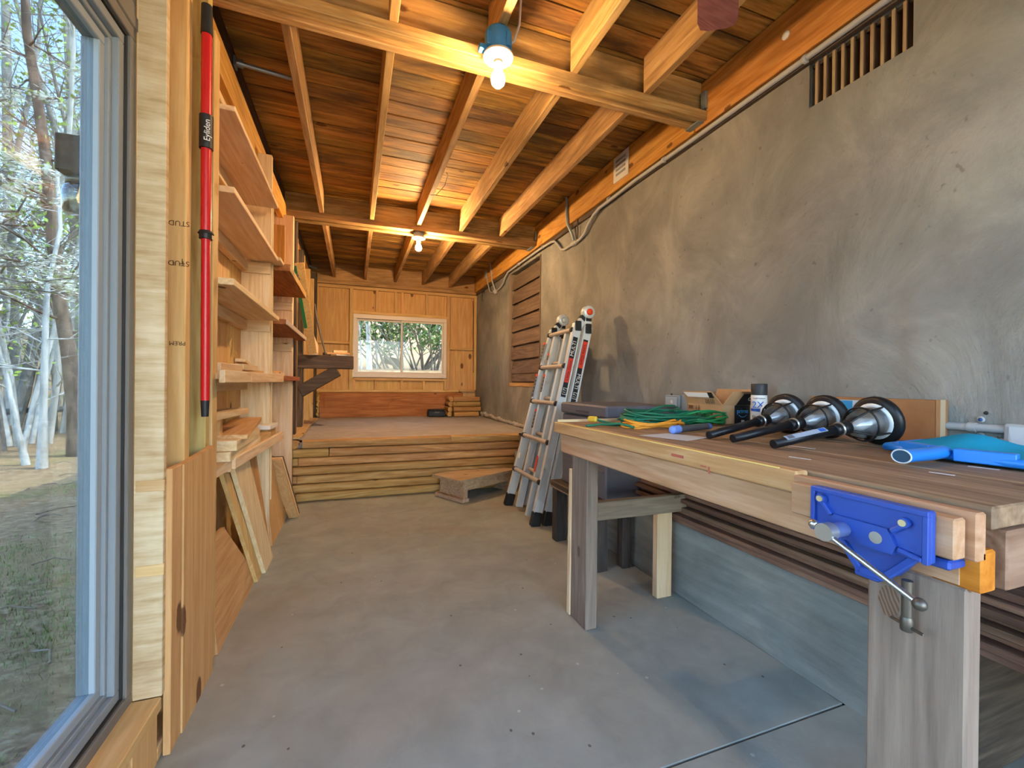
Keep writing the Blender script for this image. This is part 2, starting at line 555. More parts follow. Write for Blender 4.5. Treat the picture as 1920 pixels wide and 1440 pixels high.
B().box(XW + .1, XW + .14, 6.2, 6.5, 2.2, 2.5, 0).out('notch_back', plain('dark_void', '#15110e', .9), wr)
# lip of rough mortar where the wall meets the raised floor
lp = B()
for k in range(26):
    y = 4.25 + k * .096
    r = .02 + .018 * abs(noise.noise(Vector((y * 3, 1, 2)))) + .012 * (k / 26)
    lp.sphere((XW - .005, y, ZP + .012 + .05 * (k / 26) * random.uniform(.2, 1)), r, 7, 5, (1.0, 2.2, .9))
lp.out('mortar_lip', M_plat, wr)
# ledger in three lengths, and the dark gap board under it
for k, (a, b) in enumerate(((-2.2, 1.95), (1.955, 4.06), (4.065, 6.72))):
    B().box(1.785, XW + .004, a, b, 2.468, ZC - .002, .004).out('ledger_board', W_ledger('y'), wr)
B().box(1.808, XW + .004, -2.2, 6.72, 2.43, 2.468, .003).out('ledger_packing', W_dark('y'), wr)
# footing
ft = struct('foundation', label='board-marked grey concrete footing along the plaster wall')
fb = B()
ys = [.68 + (4.16 - .68) * i / 60 for i in range(61)]
zz = [0, .03, .06, .10, .15, .20, .25, .30, .345, .36]
vs = [(1.53 + .006 * noise.noise(Vector((z * 9, y * 3, 1))) + (.012 if k == len(zz) - 1 else 0), y, z) for y in ys for k, z in enumerate(zz)]
nz_ = len(zz)
fb.add(vs, [(i * nz_ + j, i * nz_ + j + 1, (i + 1) * nz_ + j + 1, (i + 1) * nz_ + j) for i in range(60) for j in range(nz_ - 1)], True)
fb.box(1.545, XW + .01, .68, 4.16, 0, .36, 0)
fb.out('footing_block', M_foot, ft)
B().box(1.535, XW + .01, .655, .68, 0, .355, .003).out('end_board', W_dark('x'), ft)

# ---- back wall: plywood sheathing with studs and window opening
wb = struct('wall_back', label='pine plywood end wall with exposed framing around a window')
WX0, WX1, WZ0, WZ1 = -.02, 1.344, 1.105, 2.025
for (a, b, z0, z1) in ((-.60, -.06, .6, 2.46), (-.06, .665, WZ1, 2.46), (.667, 1.384, WZ1, 2.46), (1.384, 1.86, .6, 2.46), (-.06, .665, .6, WZ0), (.667, 1.384, .6, WZ0)):
    B().box(a + .0015, b - .0015, YB, YB + .03, z0, z1, .001).out('plywood_sheet', W_ply('z'), wb)
Y0, Y1 = 6.70, 6.755
def fr(n, x0, x1, z0, z1, ax):
    B().box(x0, x1, Y0, Y1, z0, z1, .003).out(n, W_pine(ax), wb)
fr('top_plate', -.53, 1.83, 2.385, 2.428, 'x')
for a, b in ((-.53, -.488), (-.072, -.022), (1.349, 1.402), (1.787, 1.829)):
    fr('stud', a, b, .926, 2.385, 'z')
fr('header', -.022, 1.349, 2.03, 2.072, 'x')
for a, b in ((.287, .325), (.556, .592), (.652, .688), (1.017, 1.053)):
    fr('cripple_stud', a, b, 2.072, 2.385, 'z')
fr('rough_sill', -.022, 1.349, 1.062, 1.10, 'x')
for a, b in ((-.022, .012), (.281, .317), (.653, .69), (.984, 1.022), (1.316, 1.349)):
    fr('cripple_stud', a, b, .926, 1.062, 'z')
fr('blocking', -.488, -.072, 1.585, 1.618, 'x'); fr('blocking', 1.402, 1.787, 1.555, 1.588, 'x')
fr('bottom_plate', -.53, 1.55, .888, .926, 'x'); fr('bottom_plate', 1.552, 1.80, .896, .930, 'x')
B().box(-.455, 1.60, 6.64, 6.68, ZP - .01, .885, .004).out('retaining_board', wood('kick_board', '#8c5728', '#a86d38', '#c0864d', 'x', .2, .1, ring=13), wb)
B().box(-.60, -.50, 6.60, 6.70, ZP, 2.55, .003).out('corner_post', W_dark('z'), wb)
fo = B()
for k in range(14): fo.sphere((-.475 + random.uniform(-.012, .012), 6.63, ZP + .03 + k * .024), random.uniform(.014, .024), 8, 6)
fo.out('foam_bead', plain('foam', '#c9a65e', .8), wb)
B().tube([(1.765, 6.695, 2.34), (1.772, 6.69, 2.1), (1.768, 6.69, 1.8), (1.775, 6.69, 1.5), (1.78, 6.695, 1.2)], .006, 6).out('wall_cable', plain('brown_cable', '#5b3a20', .6), wb)
# rim joist above the end wall
B().box(-.6, 1.83, 6.70, 6.75, 2.432, ZC, .003).out('rim_joist', W_joist('x'), wb)
B().box(-.6, 1.83, 6.675, 6.70, 2.432, 2.475, .003).out('ledger_strip', W_joist('x'), wb)
B().box(-.75, 2.0, YB + .031, YB + .06, -.2, .6, 0).out('masonry_base', M_foot, wb)

# ---- left wall: studs, sheathing, bays
wl = struct('wall_left', label='open-stud pine wall with shelf bays between the studs')
y = 1.60
k = 0
while y < 6.74:
    w = .182 if k % 3 else .205
    y2 = min(y + w, 6.75)
    B().box(XB - .02, XB + random.uniform(-.001, .002), y + .0015, y2 - .0015, -.05, 2.60, .001).out('sheathing_board', W_pine('z') if k % 4 else W_log('z'), wl)
    y = y2; k += 1
B().box(-.625, -.56, 1.46, 1.595, 0, 2.45, .003).out('jack_stud', W_pine('z'), wl)
B().box(XB - .06, XB - .022, 1.60, 6.8, -.2, 2.72, 0).out('outer_siding', W_dark('y'), wl)
def st(n, y0, y1, z0, z1, m, x0=XB, x1=XL, c=.003):
    return B().box(x0, x1, y0, y1, z0, z1, c).out(n, m, wl)
S1 = st('stud', 1.60, 1.643, .0, 2.45, W_pine('z'))
S2 = st('stud', 1.80, 1.843, .0, 2.45, wood('treated_pine', '#a98f4f', '#c2aa6b', '#d1bd85', 'z', .4, .1))
st('stud', 1.862, 1.925, 0, 2.325, W_pine('z'), XB, -.487)
st('bottom_plate', 1.44, 4.10, 0, .038, W_pine('y'), XB, -.497)
st('divider_stud', 3.03, 3.066, .038, 2.44, W_fresh('z'), XB, -.489)
st('divider_trim', 3.066, 3.082, .30, 2.20, W_fresh('z'), XB, -.483)
st('divider_stud', 4.055, 4.095, .038, 2.43, W_fresh('z'), XB, -.489)
st('dark_post', 4.098, 4.125, .0, 2.42, W_dark('z'), XB, -.487)
st('dark_post', 4.35, 4.46, ZP, 2.5, W_dark('z'), XB, -.50)
for yy in (4.62, 5.25, 5.86, 6.40):
    st('stud', yy, yy + .042, ZP, 2.42, W_pine('z'), XB, -.52)
st('header_board', 1.46, 4.40, 2.40, 2.56, W_ledger('y'), -.61, -.565)
st('header_board', 4.40, 6.70, 2.36, 2.53, W_ledger('y'), -.63, -.575)
st('rim_joist', 1.44, 6.72, 2.53, ZC, W_dark('y'), XB, -.585)
# jamb liner of rough-sawn board, with the two smooth notches
tr = st('jamb_liner', 1.437, 1.457, .182, 2.50, W_white('z'), -.553, -.487, .002)
for z in (.515, .745):
    B().box(-.548, -.484, 1.4345, 1.44, z, z + .03, .001).out('liner_notch', W_pine('x'), tr)
# plywood kick panels below the studs
B().box(-.492, -.474, 1.458, 1.533, .0, .80, .002).out('kick_panel', W_ply('z'), wl)
B().prism([(-.490, 1.537, .0), (-.490, 1.832, .0), (-.490, 1.832, .812), (-.490, 1.537, .798)], (.02, 0, 0)).out('kick_panel', W_ply('z'), wl)
for a in (.60, .78, .95, 1.11, 1.29):
    B().box(-.512, -.496, a + .002, a + (.158 if a < 1.2 else .145), .0, .148, .002).out('kick_panel', W_ply('z'), wl)
B().box(-.64, -.520, -2.2, 1.44, .0, .15, 0).out('knee_wall', W_pine('y'), wl)
# pier between the two big windows, and the wall above them
B().box(-.66, -.49, -.16, .0, .0, 2.6, .003).out('pier', W_pine('z'), wl)
B().box(-.66, -.52, -2.2, 1.44, 2.46, 2.72, .003).out('window_header', W_pine('y'), wl)
B().box(-.66, -.52, -2.2, -1.9, .0, 2.6, .003).out('pier', W_pine('z'), wl)
B().box(-.585, -.487, .0, 1.437, .148, .182, .003).out('sill_board', W_pine('y'), wl)
B().box(-.60, -.55, .0, 1.437, 1.972, 2.01, .003).out('mullion_board', M_framed, wl)

# printed grade stamps on the first stud, upside down
for z, sxx in ((1.527, 'STUD'), (1.405, 'STUD')):
    text('grade_stamp', sxx, .022, M_ink, S1, basis((-.508, 1.5985, z), (-1, 0, 0), (0, -1, 0)))
text('grade_stamp', 'PREM', .018, M_ink, S1, basis((-.510, 1.5985, 1.16), (-1, 0, 0), (0, -1, 0)))
text('grade_stamp', 'T', .024, M_ink, S1, basis((-.499, 1.5985, 1.412), (-1, 0, 0), (0, -1, 0)))

# ---- windows in the left wall
def big_window(name, y0, y1, z0, z1, label):
    w = struct(name, (-.6, (y0 + y1) / 2, z0), label)
    def ring(n, xa, xb, o, i, mat):
        # o, i: distance of outer and inner edge from the opening
        for (a, b, c, d) in ((y0 + o, y1 - o, z0 + o, z0 + i), (y0 + o, y1 - o, z1 - i, z1 - o), (y0 + o, y0 + i, z0 + i, z1 - i), (y1 - i, y1 - o, z0 + i, z1 - i)):
            B().box(xa, xb, a, b, c, d, .002).out(n, mat, w)
    ring('frame', -.64, -.553, 0, .030, M_framed)
    ring('gasket', -.63, -.560, .030, .034, M_seal)
    ring('sash', -.63, -.566, .034, .060, M_frame)
    ring('glazing_bead', -.625, -.580, .060, .074, M_frame)
    ring('sash_stop', -.625, -.588, .074, .098, plain('pale_frame', '#9ba4a9', .4))
    B().box(-.606, -.600, y0 + .09, y1 - .09, z0 + .09, z1 - .09, 0).out('pane', M_glass_big, w)
    return w
big_window('window_1', .0, 1.435, .182, 1.972, 'tall grey-framed picture window looking onto the woods')
big_window('window_2', .0, 1.435, 2.01, 2.46, 'low grey-framed transom window above the picture window')
big_window('added_window', -1.9, -.16, .182, 2.46, 'unseen grey-framed window added behind the camera for daylight')  # unseen window added to bring more sky light into the room

# ---- back window: white vinyl slider
w4 = struct('window_4', (.66, 6.69, WZ0), 'white vinyl sliding window in the pine end wall')
def wbx(n, x0, x1, z0, z1, y0, y1, m=M_vinyl): return B().box(x0, x1, y0, y1, z0, z1, .004).out(n, m, w4)
wbx('frame', WX0, WX1, WZ0, WZ0 + .062, 6.672, 6.76); wbx('frame', WX0, WX1, WZ1 - .062, WZ1, 6.672, 6.76)
wbx('frame', WX0, WX0 + .05, WZ0 + .062, WZ1 - .062, 6.672, 6.76); wbx('frame', WX1 - .05, WX1, WZ0 + .062, WZ1 - .062, 6.672, 6.76)
def sash(x0, x1, y0, y1):
    for a in ((x0, x1, WZ0 + .062, WZ0 + .085), (x0, x1, WZ1 - .088, WZ1 - .062), (x0, x0 + .022, WZ0 + .085, WZ1 - .088), (x1 - .022, x1, WZ0 + .085, WZ1 - .088)):
        wbx('sash', a[0], a[1], a[2], a[3], y0, y1)
    B().box(x0 + .02, x1 - .02, (y0 + y1) / 2 - .003, (y0 + y1) / 2 + .003, WZ0 + .08, WZ1 - .08, 0).out('pane', M_glass_bk, w4)
sash(WX0 + .05, .695, 6.735, 6.757); sash(.655, WX1 - .05, 6.70, 6.722)
wbx('latch', .664, .676, 1.24, 1.30, 6.690, 6.70); wbx('latch', .664, .676, 1.78, 1.84, 6.690, 6.70)

# ---- ceiling: boards across, joists, two crossbeams
cl = struct('ceiling', label='rough board ceiling on open pine joists')
y = -2.2
k = 0
while y < 6.7:
    w = random.choice((.132, .138, .142, .128))
    for (a, b) in ((-.60, random.choice((.98, .14, .56))), (None, 1.84)):
        if a is None: a = lastb
        else: lastb = b
        dz = random.uniform(0, .004)
        B().box(a + .001, b - .001, y + .0042, y + w - .0042, ZC + dz, ZC + .022, .0015).out('plank', W_ceil('x'), cl)
    y += w; k += 1
B().box(-.62, 1.85, -2.2, 6.75, ZC + .024, ZC + .03, 0).out('decking_paper', plain('dark_paper', '#1c1713', .9), cl)
JX = (-.283, .139, .563, .972, 1.388)
for x in JX:
    for (a, b) in ((-2.2, 1.855), (1.96, 4.19), (4.385, 6.70)):
        B().box(x - .019, x + .019, a, b, ZJ, ZC, .003).out('joist', W_joist('y'), cl)
for (yn, yf) in ((1.855, 1.975), (4.195, 4.39)):
    t = (yf - yn)
    B().box(-.585, 1.785, yn + t * .36, yn + t * .64, 2.504, ZC - .003, .003).out('crossbeam_ply', W_beam('x'), cl)
    B().box(-.585, 1.785, yn + t * .675, yf, 2.490, ZC - .003, .003).out('crossbeam_ply', W_beam('x'), cl)
    B().box(-.585, 1.785, yn, yn + t * .325, 2.487, 2.535, .003).out('ledger_strip', W_beam('x'), cl)
    # galvanised hanger straps at the wall end
    B().box(1.765, 1.783, yn - .004, yn + .03, 2.545, 2.64, .001).out('hanger_flange', M_steel, cl)
    h = B(); h.box(1.745, 1.787, yn + t * .2, yf + .004, 2.482, 2.4895, .001)
    h.out('joist_hanger', M_steel, cl)
# threaded rod with plate near the left end of the first span
tb = B(); tb.cyl((-.583, 2.55, 2.655), (-.33, 2.60, 2.668), .011, n=8); tb.box(-.586, -.575, 2.53, 2.58, 2.63, 2.68, .002); tb.cyl((-.575, 2.55, 2.655), (-.545, 2.556, 2.656), .02, n=6)
tb.out('tie_rod', M_steel, cl)
tb = B(); tb.cyl((-.59, 6.45, 2.60), (-.50, 6.50, 2.59), .012, n=8); tb.out('tie_rod', M_steel, cl)
# rusty water streak plate: nails poking through beside joists
nl = B()
for x in JX[1:]:
    for q in range(26):
        yy = 2.1 + q * .18 + random.uniform(-.04, .04)
        if 4.1 < yy < 4.45: continue
        nl.cyl((x + random.choice((-.03, .03)), yy, ZC), (x + random.choice((-.032, .03)), yy, ZC - random.uniform(.015, .04)), .0018, n=5)
nl.out('nail', M_steel, cl, kind='stuff')
cw = B(); cw.tube([(.60, 3.05, 2.53), (.605, 3.02, 2.50), (.598, 3.10, 2.46), (.56, 3.22, 2.435), (.52, 3.25, 2.44)], .0025, 5); cw.out('loose_wire', M_steel, cl)
# roof deck over it all, eave on the window side
rf = struct('roof', label='roof deck above the room')
B().box(-1.02, 5.5, -2.3, 7.35, 2.80, 2.95, .01).out('roof_deck', W_dark('y'), rf)
# unseen front left open under a header, to let fill daylight in
wf = struct('wall_front', label='unseen front of the room, left open behind the camera for daylight')
B().box(-.66, XW + .14, -2.2, -2.05, 2.45, 2.8, .004).out('opening_header', W_pine('x'), wf)

# ---- raised rear floor retained by landscape timbers
pf = struct('platform', label='raised rear floor of grey dusty fill behind stacked landscape timbers')
g = B(); nx_, ny_ = 24, 28
vs = []
for i in range(nx_ + 1):
    for j in range(ny_ + 1):
        x = XB + (XW + .03 - XB) * i / nx_; yy = 4.19 + (6.70 - 4.19) * j / ny_
        vs.append((x, yy, ZP - .008 + .010 * noise.noise(Vector((x * 2.1, yy * 2.1, 0)))))
g.add(vs, [(i * (ny_ + 1) + j, (i + 1) * (ny_ + 1) + j, (i + 1) * (ny_ + 1) + j + 1, i * (ny_ + 1) + j + 1) for i in range(nx_) for j in range(ny_)], True)
g.box(XB, XW + .02, 4.22, 6.70, 0, ZP - .03, 0)
g.out('fill', M_plat, pf)
def timber(x0, x1, y, z0, h, m, r=.022, dep=.09):
    """landscape timber along x with rounded front and back"""
    b = B(); pts = []
    pw = lambda q, e: math.copysign(abs(q) ** e, q)
    for a in range(0, 360, 24):
        t = math.radians(a)
        pts.append((x0, y + dep / 2 + dep / 2 * pw(math.cos(t), .42), z0 + h / 2 + h / 2 * pw(math.sin(t), .55)))
    b.prism(pts, (x1 - x0, 0, 0), True)
    return b
hc = ZP / 7.0
rows = [[(-.54, -.465), (-.46, 1.575)], [(-.555, 1.575)], [(-.54, -.455), (-.452, 1.575)], [(-.55, 1.575)], [(-.545, -.448), (-.444, 1.575)], [(-.54, -.205), (-.198, 1.575)], [(-.415, .88), (.883, 1.58)]]
for r, segs in enumerate(rows):
    for (a, b) in segs:
        timber(a, b, 4.115 + random.uniform(-.006, .006), r * hc + .001, hc - .003, None).out('landscape_timber', W_log('x'), pf)
tb = B(); tb.cyl((-.478, 4.10, 6.5 * hc), (-.478, 4.8, 6.5 * hc), .036, n=14); tb.out('landscape_timber', W_log('y'), pf)
bs = B(); bs.prism([(-.63, 4.16, ZP + .006), (-.44, 4.16, ZP + .006), (-.435, 4.6, ZP + .006), (-.45, 5.2, ZP + .01), (-.44, 6.2, ZP + .01), (-.63, 6.2, ZP + .01)], (0, 0, .018)); bs.out('edge_board', W_pine('y'), pf)
y = 4.3
for q in range(4):
    sp = B(); sp.sphere((-.535, 4.11, .07 + q * .11 + (.04 if q == 2 else 0)), .03, 10, 7, (.5, .7, 1.2)); sp.out('foam_bead', plain('foam_yellow', '#e0a93c', .7), pf)
B().box(-.56, -.49, 4.08, 4.10, .175, .19, .001).out('paper_tag', M_white, pf)

# ================================================================== OUTSIDE
def sstep(a, b, x):
    t = max(0, min(1, (x - a) / (b - a))); return t * t * (3 - 2 * t)
def zg(x, y):
    hill = sstep(7.0, 8.6, y) * (1.50 + .05 * max(0, y - 8.6) + .17 * max(0, y - 11)) * sstep(-3.0, -1.3, x)
    far = (.035 * max(0, y - 9) + .11 * max(0, y - 17)) * (1 - sstep(-3.0, -1.3, x)) + .02 * max(0, -x - 6)
    return -.25 + hill + far + .05 * noise.noise(Vector((x * .5, y * .5, 0))) + .02 * noise.noise(Vector((x * 2.3, y * 2.3, 4)))
def ground_mat():
    q = N('leaf_litter'); c = q.coord(rnd=False)
    lf = q.noise(q.coord((1, 1.6, 1), rnd=False), 17, 5, .75, .6)
    big = q.noise(c, .55, 4, .6, .4)
    col = q.ramp(lf, [(.32, '#5f4c38'), (.47, '#957a5a'), (.58, '#b49a76'), (.72, '#d8c7a6')])
    gr = q.math('MULTIPLY', q.math('SUBTRACT', big, .55), 9, True)
    col = q.mix(q.math('MULTIPLY', gr, .75), col, q.ramp(lf, [(.3, '#46552a'), (.7, '#7d8f4a')]))
    dirt = q.math('MULTIPLY', q.math('SUBTRACT', q.noise(c, .8, 3, .5, .2), .50), 7, True)
    col = q.mix(q.math('MULTIPLY', dirt, .6), col, lin('#b0936a'))
    q.bump(lf, .5, .03)
    return q.done(col, .9, 0, .15)
xs = [-45, -36, -28, -22, -17] + [-13 + .5 * i for i in range(25)] + [-.7, 1.95, 3, 5, 8, 14]
ys_ = [-40, -26, -16, -9, -5, -2.6] + [-2.2 + .45 * i for i in range(38)] + [16, 18, 21, 25, 30, 38, 50]
gb = B()
vs = [(x, y, zg(x, y)) for x in xs for y in ys_]
my = len(ys_)
fs = []
for i in range(len(xs) - 1):
    for j in range(my - 1):
        xc, yc = (xs[i] + xs[i + 1]) / 2, (ys_[j] + ys_[j + 1]) / 2
        if -.7 < xc < 1.95 and -2.21 < yc < 6.77: continue
        fs.append((i * my + j, (i + 1) * my + j, (i + 1) * my + j + 1, i * my + j + 1))
gb.add(vs, fs, True)
gb.out('ground', ground_mat(), None, 'leaf-strewn sloping ground outside the windows', None, None, 'structure')
# grass in the shade of the eave: nobody could count it
gs = B()
for q in range(5200):
    cx, cy = random.choice(((-1.55, 3.0), (-1.35, 2.6), (-1.9, 3.6), (-2.3, 4.2), (-2.9, 6.6)))
    x = cx + random.gauss(0, .22); y = cy + random.gauss(0, .3)
    if x > -.8: continue
    z = zg(x, y); h = random.uniform(.012, .034); a = random.uniform(0, 6.28); w = .0028
    dx, dy = math.cos(a) * w, math.sin(a) * w
    gs.add([(x - dx, y - dy, z - .005), (x + dx, y + dy, z - .005), (x + dy * 5, y - dx * 5, z + h)], [(0, 1, 2)])
gs.out('grass', plain('grass_blade', '#84a05c', .8, 0, .2), None, 'sparse green grass growing in the shade outside the window', 'grass', None, 'stuff')
tw = B()
for q in range(70):
    x = random.uniform(-4.2, -1.0); y = random.uniform(1.8, 8.5); z = zg(x, y) + .012; a = random.uniform(0, 3.1); L = random.uniform(.08, .35)
    tw.tube([(x, y, z), (x + math.cos(a) * L * .5, y + math.sin(a) * L * .5, z + .02), (x + math.cos(a + .3) * L, y + math.sin(a + .3) * L, z)], .005, 4)
tw.out('litter_twigs', plain('twig', '#8b7f70', .9), None, 'fallen twigs scattered over the leaf litter outside', 'twigs', None, 'stuff')

def bark(name, a, b, d):
    q = N(name)
    nz = q.noise(q.coord((1, 1, .3)), 9, 4, .65)
    col = q.ramp(nz, [(.3, a), (.5, b), (.7, d)])
    q.bump(q.noise(q.coord((1, 1, .25)), 26, 3, .7), .5, .02)
    return q.done(col, .9, 0, .15)
K_pine = bark('pine_bark', '#4b4038', '#6c5b4e', '#8d7866')
K_grey = bark('grey_bark', '#6b6a66', '#8c8b86', '#adaca6')
K_birch = bark('pale_bark', '#8f9089', '#c3c4be', '#dcdcd6')
K_thin = bark('sapling_bark', '#5f5a53', '#7d776e', '#9b958b')
def leafm(name, a, b):
    q = N(name); nz = q.noise(q.coord(rnd=False), 2.5, 2)
    q.b.inputs['Subsurface Weight'].default_value = 0
    return q.done(q.ramp(nz, [(.35, a), (.65, b)]), .6, 0, .2)
L_green = leafm('spring_leaf', '#7f9a3c', '#b3c763')
L_dark = leafm('evergreen_leaf', '#3f5a30', '#6d8a4c')
L_bloom = leafm('dogwood_bloom', '#e4e8da', '#fbfcf4')

def limb(b, p, d, L, r, depth, rng, tips, curl=.35):
    """a tapering crooked limb with side limbs"""
    n = 4 if depth else 3
    pts = [Vector(p)]; d = Vector(d).normalized()
    for i in range(n):
        d = (d + Vector((rng.uniform(-1, 1), rng.uniform(-1, 1), rng.uniform(-.5, .8))) * curl * .5).normalized()
        pts.append(pts[-1] + d * (L / n))
    b.tube(pts, [r * (1 - .8 * i / n) for i in range(n + 1)], 5 if r > .012 else 4, cap=False)
    tips.append((pts[-1], d)); tips.append((pts[-2], d))
    if depth > 0:
        for i in range(1, n + 1):
            for _ in range(1 if rng.random() < .6 else 2):
                a = rng.uniform(0, 6.28); side = Vector((math.cos(a), math.sin(a), rng.uniform(-.2, .6)))
                limb(b, pts[i], d * .6 + side * .8, L * rng.uniform(.4, .62), r * .5 * (1 - .15 * i), depth - 1, rng, tips, curl)

def foliage(tips, n, size, spread, rng, flat=False):
    b = B()
    for _ in range(n):
        p, d = tips[rng.randrange(len(tips))]
        c = p + Vector((rng.gauss(0, spread), rng.gauss(0, spread), rng.gauss(0, spread * (.25 if flat else .8))))
        s = size * rng.uniform(.6, 1.3)
        nrm = Vector((rng.gauss(0, .35 if flat else 1), rng.gauss(0, .35 if flat else 1), 1 if flat else rng.gauss(0, 1)))
        if nrm.length < .1: nrm = Vector((0, 0, 1))
        u, w = B.frame(nrm)
        a = rng.uniform(0, 6.28); u, w = u * math.cos(a) + w * math.sin(a), w * math.cos(a) - u * math.sin(a)
        b.add([c - u * s, c - w * s * .55, c + u * s, c + w * s * .55], [(0, 1, 2, 3)])
    return b

def tree(name, label, path, r0, r1, mat, seed, nb, bl, leaf=None, nleaf=0, lsize=.04, lspread=.12, low=.3, group=None, depth=1, cat='tree'):
    rng = random.Random(seed)
    path = [Vector(p) for p in path]
    path[0] = Vector((path[0].x, path[0].y, zg(path[0].x, path[0].y) - .06))
    t = thing(name, label, cat, path[0], group)
    m = len(path)
    b = B(); rs = [r0 + (r1 - r0) * i / (m - 1) for i in range(m)]; rs[0] *= 1.35
    b.tube(path, rs, 10 if r0 > .05 else 7, cap=False)
    b.out('trunk', mat, t)
    br = B(); tips = []
    for k in range(nb):
        u = low + (1 - low) * rng.random(); f = u * (m - 1); i = min(int(f), m - 2); p = path[i].lerp(path[i + 1], f - i)
        a = rng.uniform(0, 6.28)
        limb(br, p, (math.cos(a), math.sin(a), rng.uniform(-.1, .7)), bl * rng.uniform(.5, 1.2), max(.006, rs[i] * .28), depth, rng, tips)
    if nb: br.out('branches', mat, t, kind='stuff')
    if leaf and nleaf: foliage(tips, nleaf, lsize, lspread, rng).out('foliage', leaf, t, kind='stuff')
    return t

tree('pine_tree', 'thick brown leaning pine trunk, the largest tree seen through the picture window',
     [(-4.29, 9.22, -.27), (-4.34, 9.24, .51), (-4.47, 9.29, 1.57), (-4.61, 9.34, 2.36), (-4.73, 9.39, 3.51), (-4.83, 9.43, 4.66), (-4.99, 9.49, 5.73), (-5.16, 9.56, 6.79), (-5.3, 9.65, 9.0)], .115, .05, K_pine, 3, 26, 1.7, L_green, 260, .05, .25, .25, depth=2)
tree('birch_tree', 'slender pale white-barked tree standing just before the pine trunk',
     [(-4.19, 8.12, -.3), (-4.17, 8.11, .5), (-4.16, 8.11, 1.26), (-4.15, 8.11, 1.87), (-4.13, 8.1, 2.33), (-4.0, 8.12, 3.2), (-4.1, 8.2, 4.4)], .05, .018, K_birch, 5, 14, 1.1, L_green, 60, .04, .2, .3)
tree('birch_tree', 'thin crooked pale tree curving left of the white-barked one',
     [(-4.55, 8.5, -.3), (-4.66, 8.5, .3), (-4.8, 8.55, 1.0), (-4.98, 8.6, 1.7), (-5.05, 8.6, 3.0), (-5.2, 8.7, 4.5)], .038, .012, K_birch, 8, 12, 1.0)
tree('forest_tree', 'straight grey trunk at the far left edge of the picture window',
     [(-8.11, 14.65, -.4), (-8.11, 14.66, 1.15), (-8.18, 14.69, 3.05), (-8.25, 14.72, 4.94), (-8.33, 14.76, 7.9), (-8.4, 14.8, 10.6)], .15, .08, K_grey, 11, 16, 2.2, L_green, 200, .06, .4, .3)
tree('forest_tree', 'straight grey trunk standing behind the hanging jar lantern',
     [(-7.12, 15.36, -.4), (-7.19, 15.39, 1.77), (-7.26, 15.42, 4.13), (-7.35, 15.47, 7.1), (-7.48, 15.52, 9.3), (-7.6, 15.58, 11.5)], .13, .07, K_grey, 12, 16, 2.2, L_green, 240, .06, .4, .3)
# dogwood in white bloom: level sprays
rng = random.Random(21)
dg = thing('dogwood_tree', 'flowering dogwood with level sprays of white blossom', 'tree', (-3.9, 6.6, zg(-3.9, 6.6)))
db = B(); dtips = []
db.tube([(-3.9, 6.6, -.3), (-3.88, 6.62, .6), (-3.95, 6.6, 1.4), (-3.9, 6.5, 2.2), (-3.8, 6.45, 3.2), (-3.85, 6.4, 4.2)], [.05, .042, .037, .032, .024, .012], 8, cap=False)
db.out('trunk', K_thin, dg)
db = B()
for (z, ex, ey, ez) in ((2.35, -2.66, 5.85, 2.1), (2.45, -2.95, 5.95, 2.3), (2.5, -3.3, 6.0, 2.45), (3.0, -2.95, 5.95, 3.1), (3.1, -3.4, 6.1, 3.28), (3.05, -3.2, 5.7, 3.2), (2.3, -2.6, 6.2, 2.0), (2.4, -4.2, 6.0, 2.5), (3.2, -4.3, 6.2, 3.4), (4.0, -3.3, 6.0, 4.3)):
    s0 = Vector((-3.9, 6.55, z - .25)); e0 = Vector((ex, ey, ez))
    pts = [s0.lerp(e0, k / 5) + Vector((rng.gauss(0, .04), rng.gauss(0, .04), rng.gauss(0, .03))) for k in range(6)]
    db.tube(pts, [.014, .011, .009, .007, .005, .003], 5, cap=False)
    for k in range(2, 6):
        for _ in range(3):
            limb(db, pts[k], (rng.uniform(-1, 1), rng.uniform(-1, 1), rng.uniform(-.1, .2)), rng.uniform(.2, .5), .004, 0, rng, dtips, .3)
db.out('branches', K_thin, dg, kind='stuff')
foliage(dtips, 3000, .030, .07, rng, True).out('blossom', L_bloom, dg, kind='stuff')
foliage(dtips, 420, .026, .09, rng, True).out('foliage', L_green, dg, kind='stuff')

# the woods: prototypes copied
def proto(seed, h, r, mat):
    rng = random.Random(seed); b = B(); tips = []
    path = [Vector((0, 0, 0))]; d = Vector((rng.uniform(-.12, .12), rng.uniform(-.12, .12), 1))
    for i in range(7):
        d = (d + Vector((rng.uniform(-.14, .14), rng.uniform(-.14, .14), 0))).normalized(); path.append(path[-1] + d * h / 7)
    rs = [r * (1 - .72 * i / 7) for i in range(8)]
    b.tube(path, rs, 7, cap=False)
    br = B()
    for k in range(20):
        u = .12 + .86 * rng.random(); f = u * 7; i = min(int(f), 6); p = path[i].lerp(path[i + 1], f - i); a = rng.uniform(0, 6.28)
        limb(br, p, (math.cos(a), math.sin(a), rng.uniform(0, .9)), h * .16 * rng.uniform(.6, 1.3), max(.006, rs[i] * .35), 1, rng, tips)
    return b, br, foliage(tips, 150, .05, .3, rng)
WOODS = []
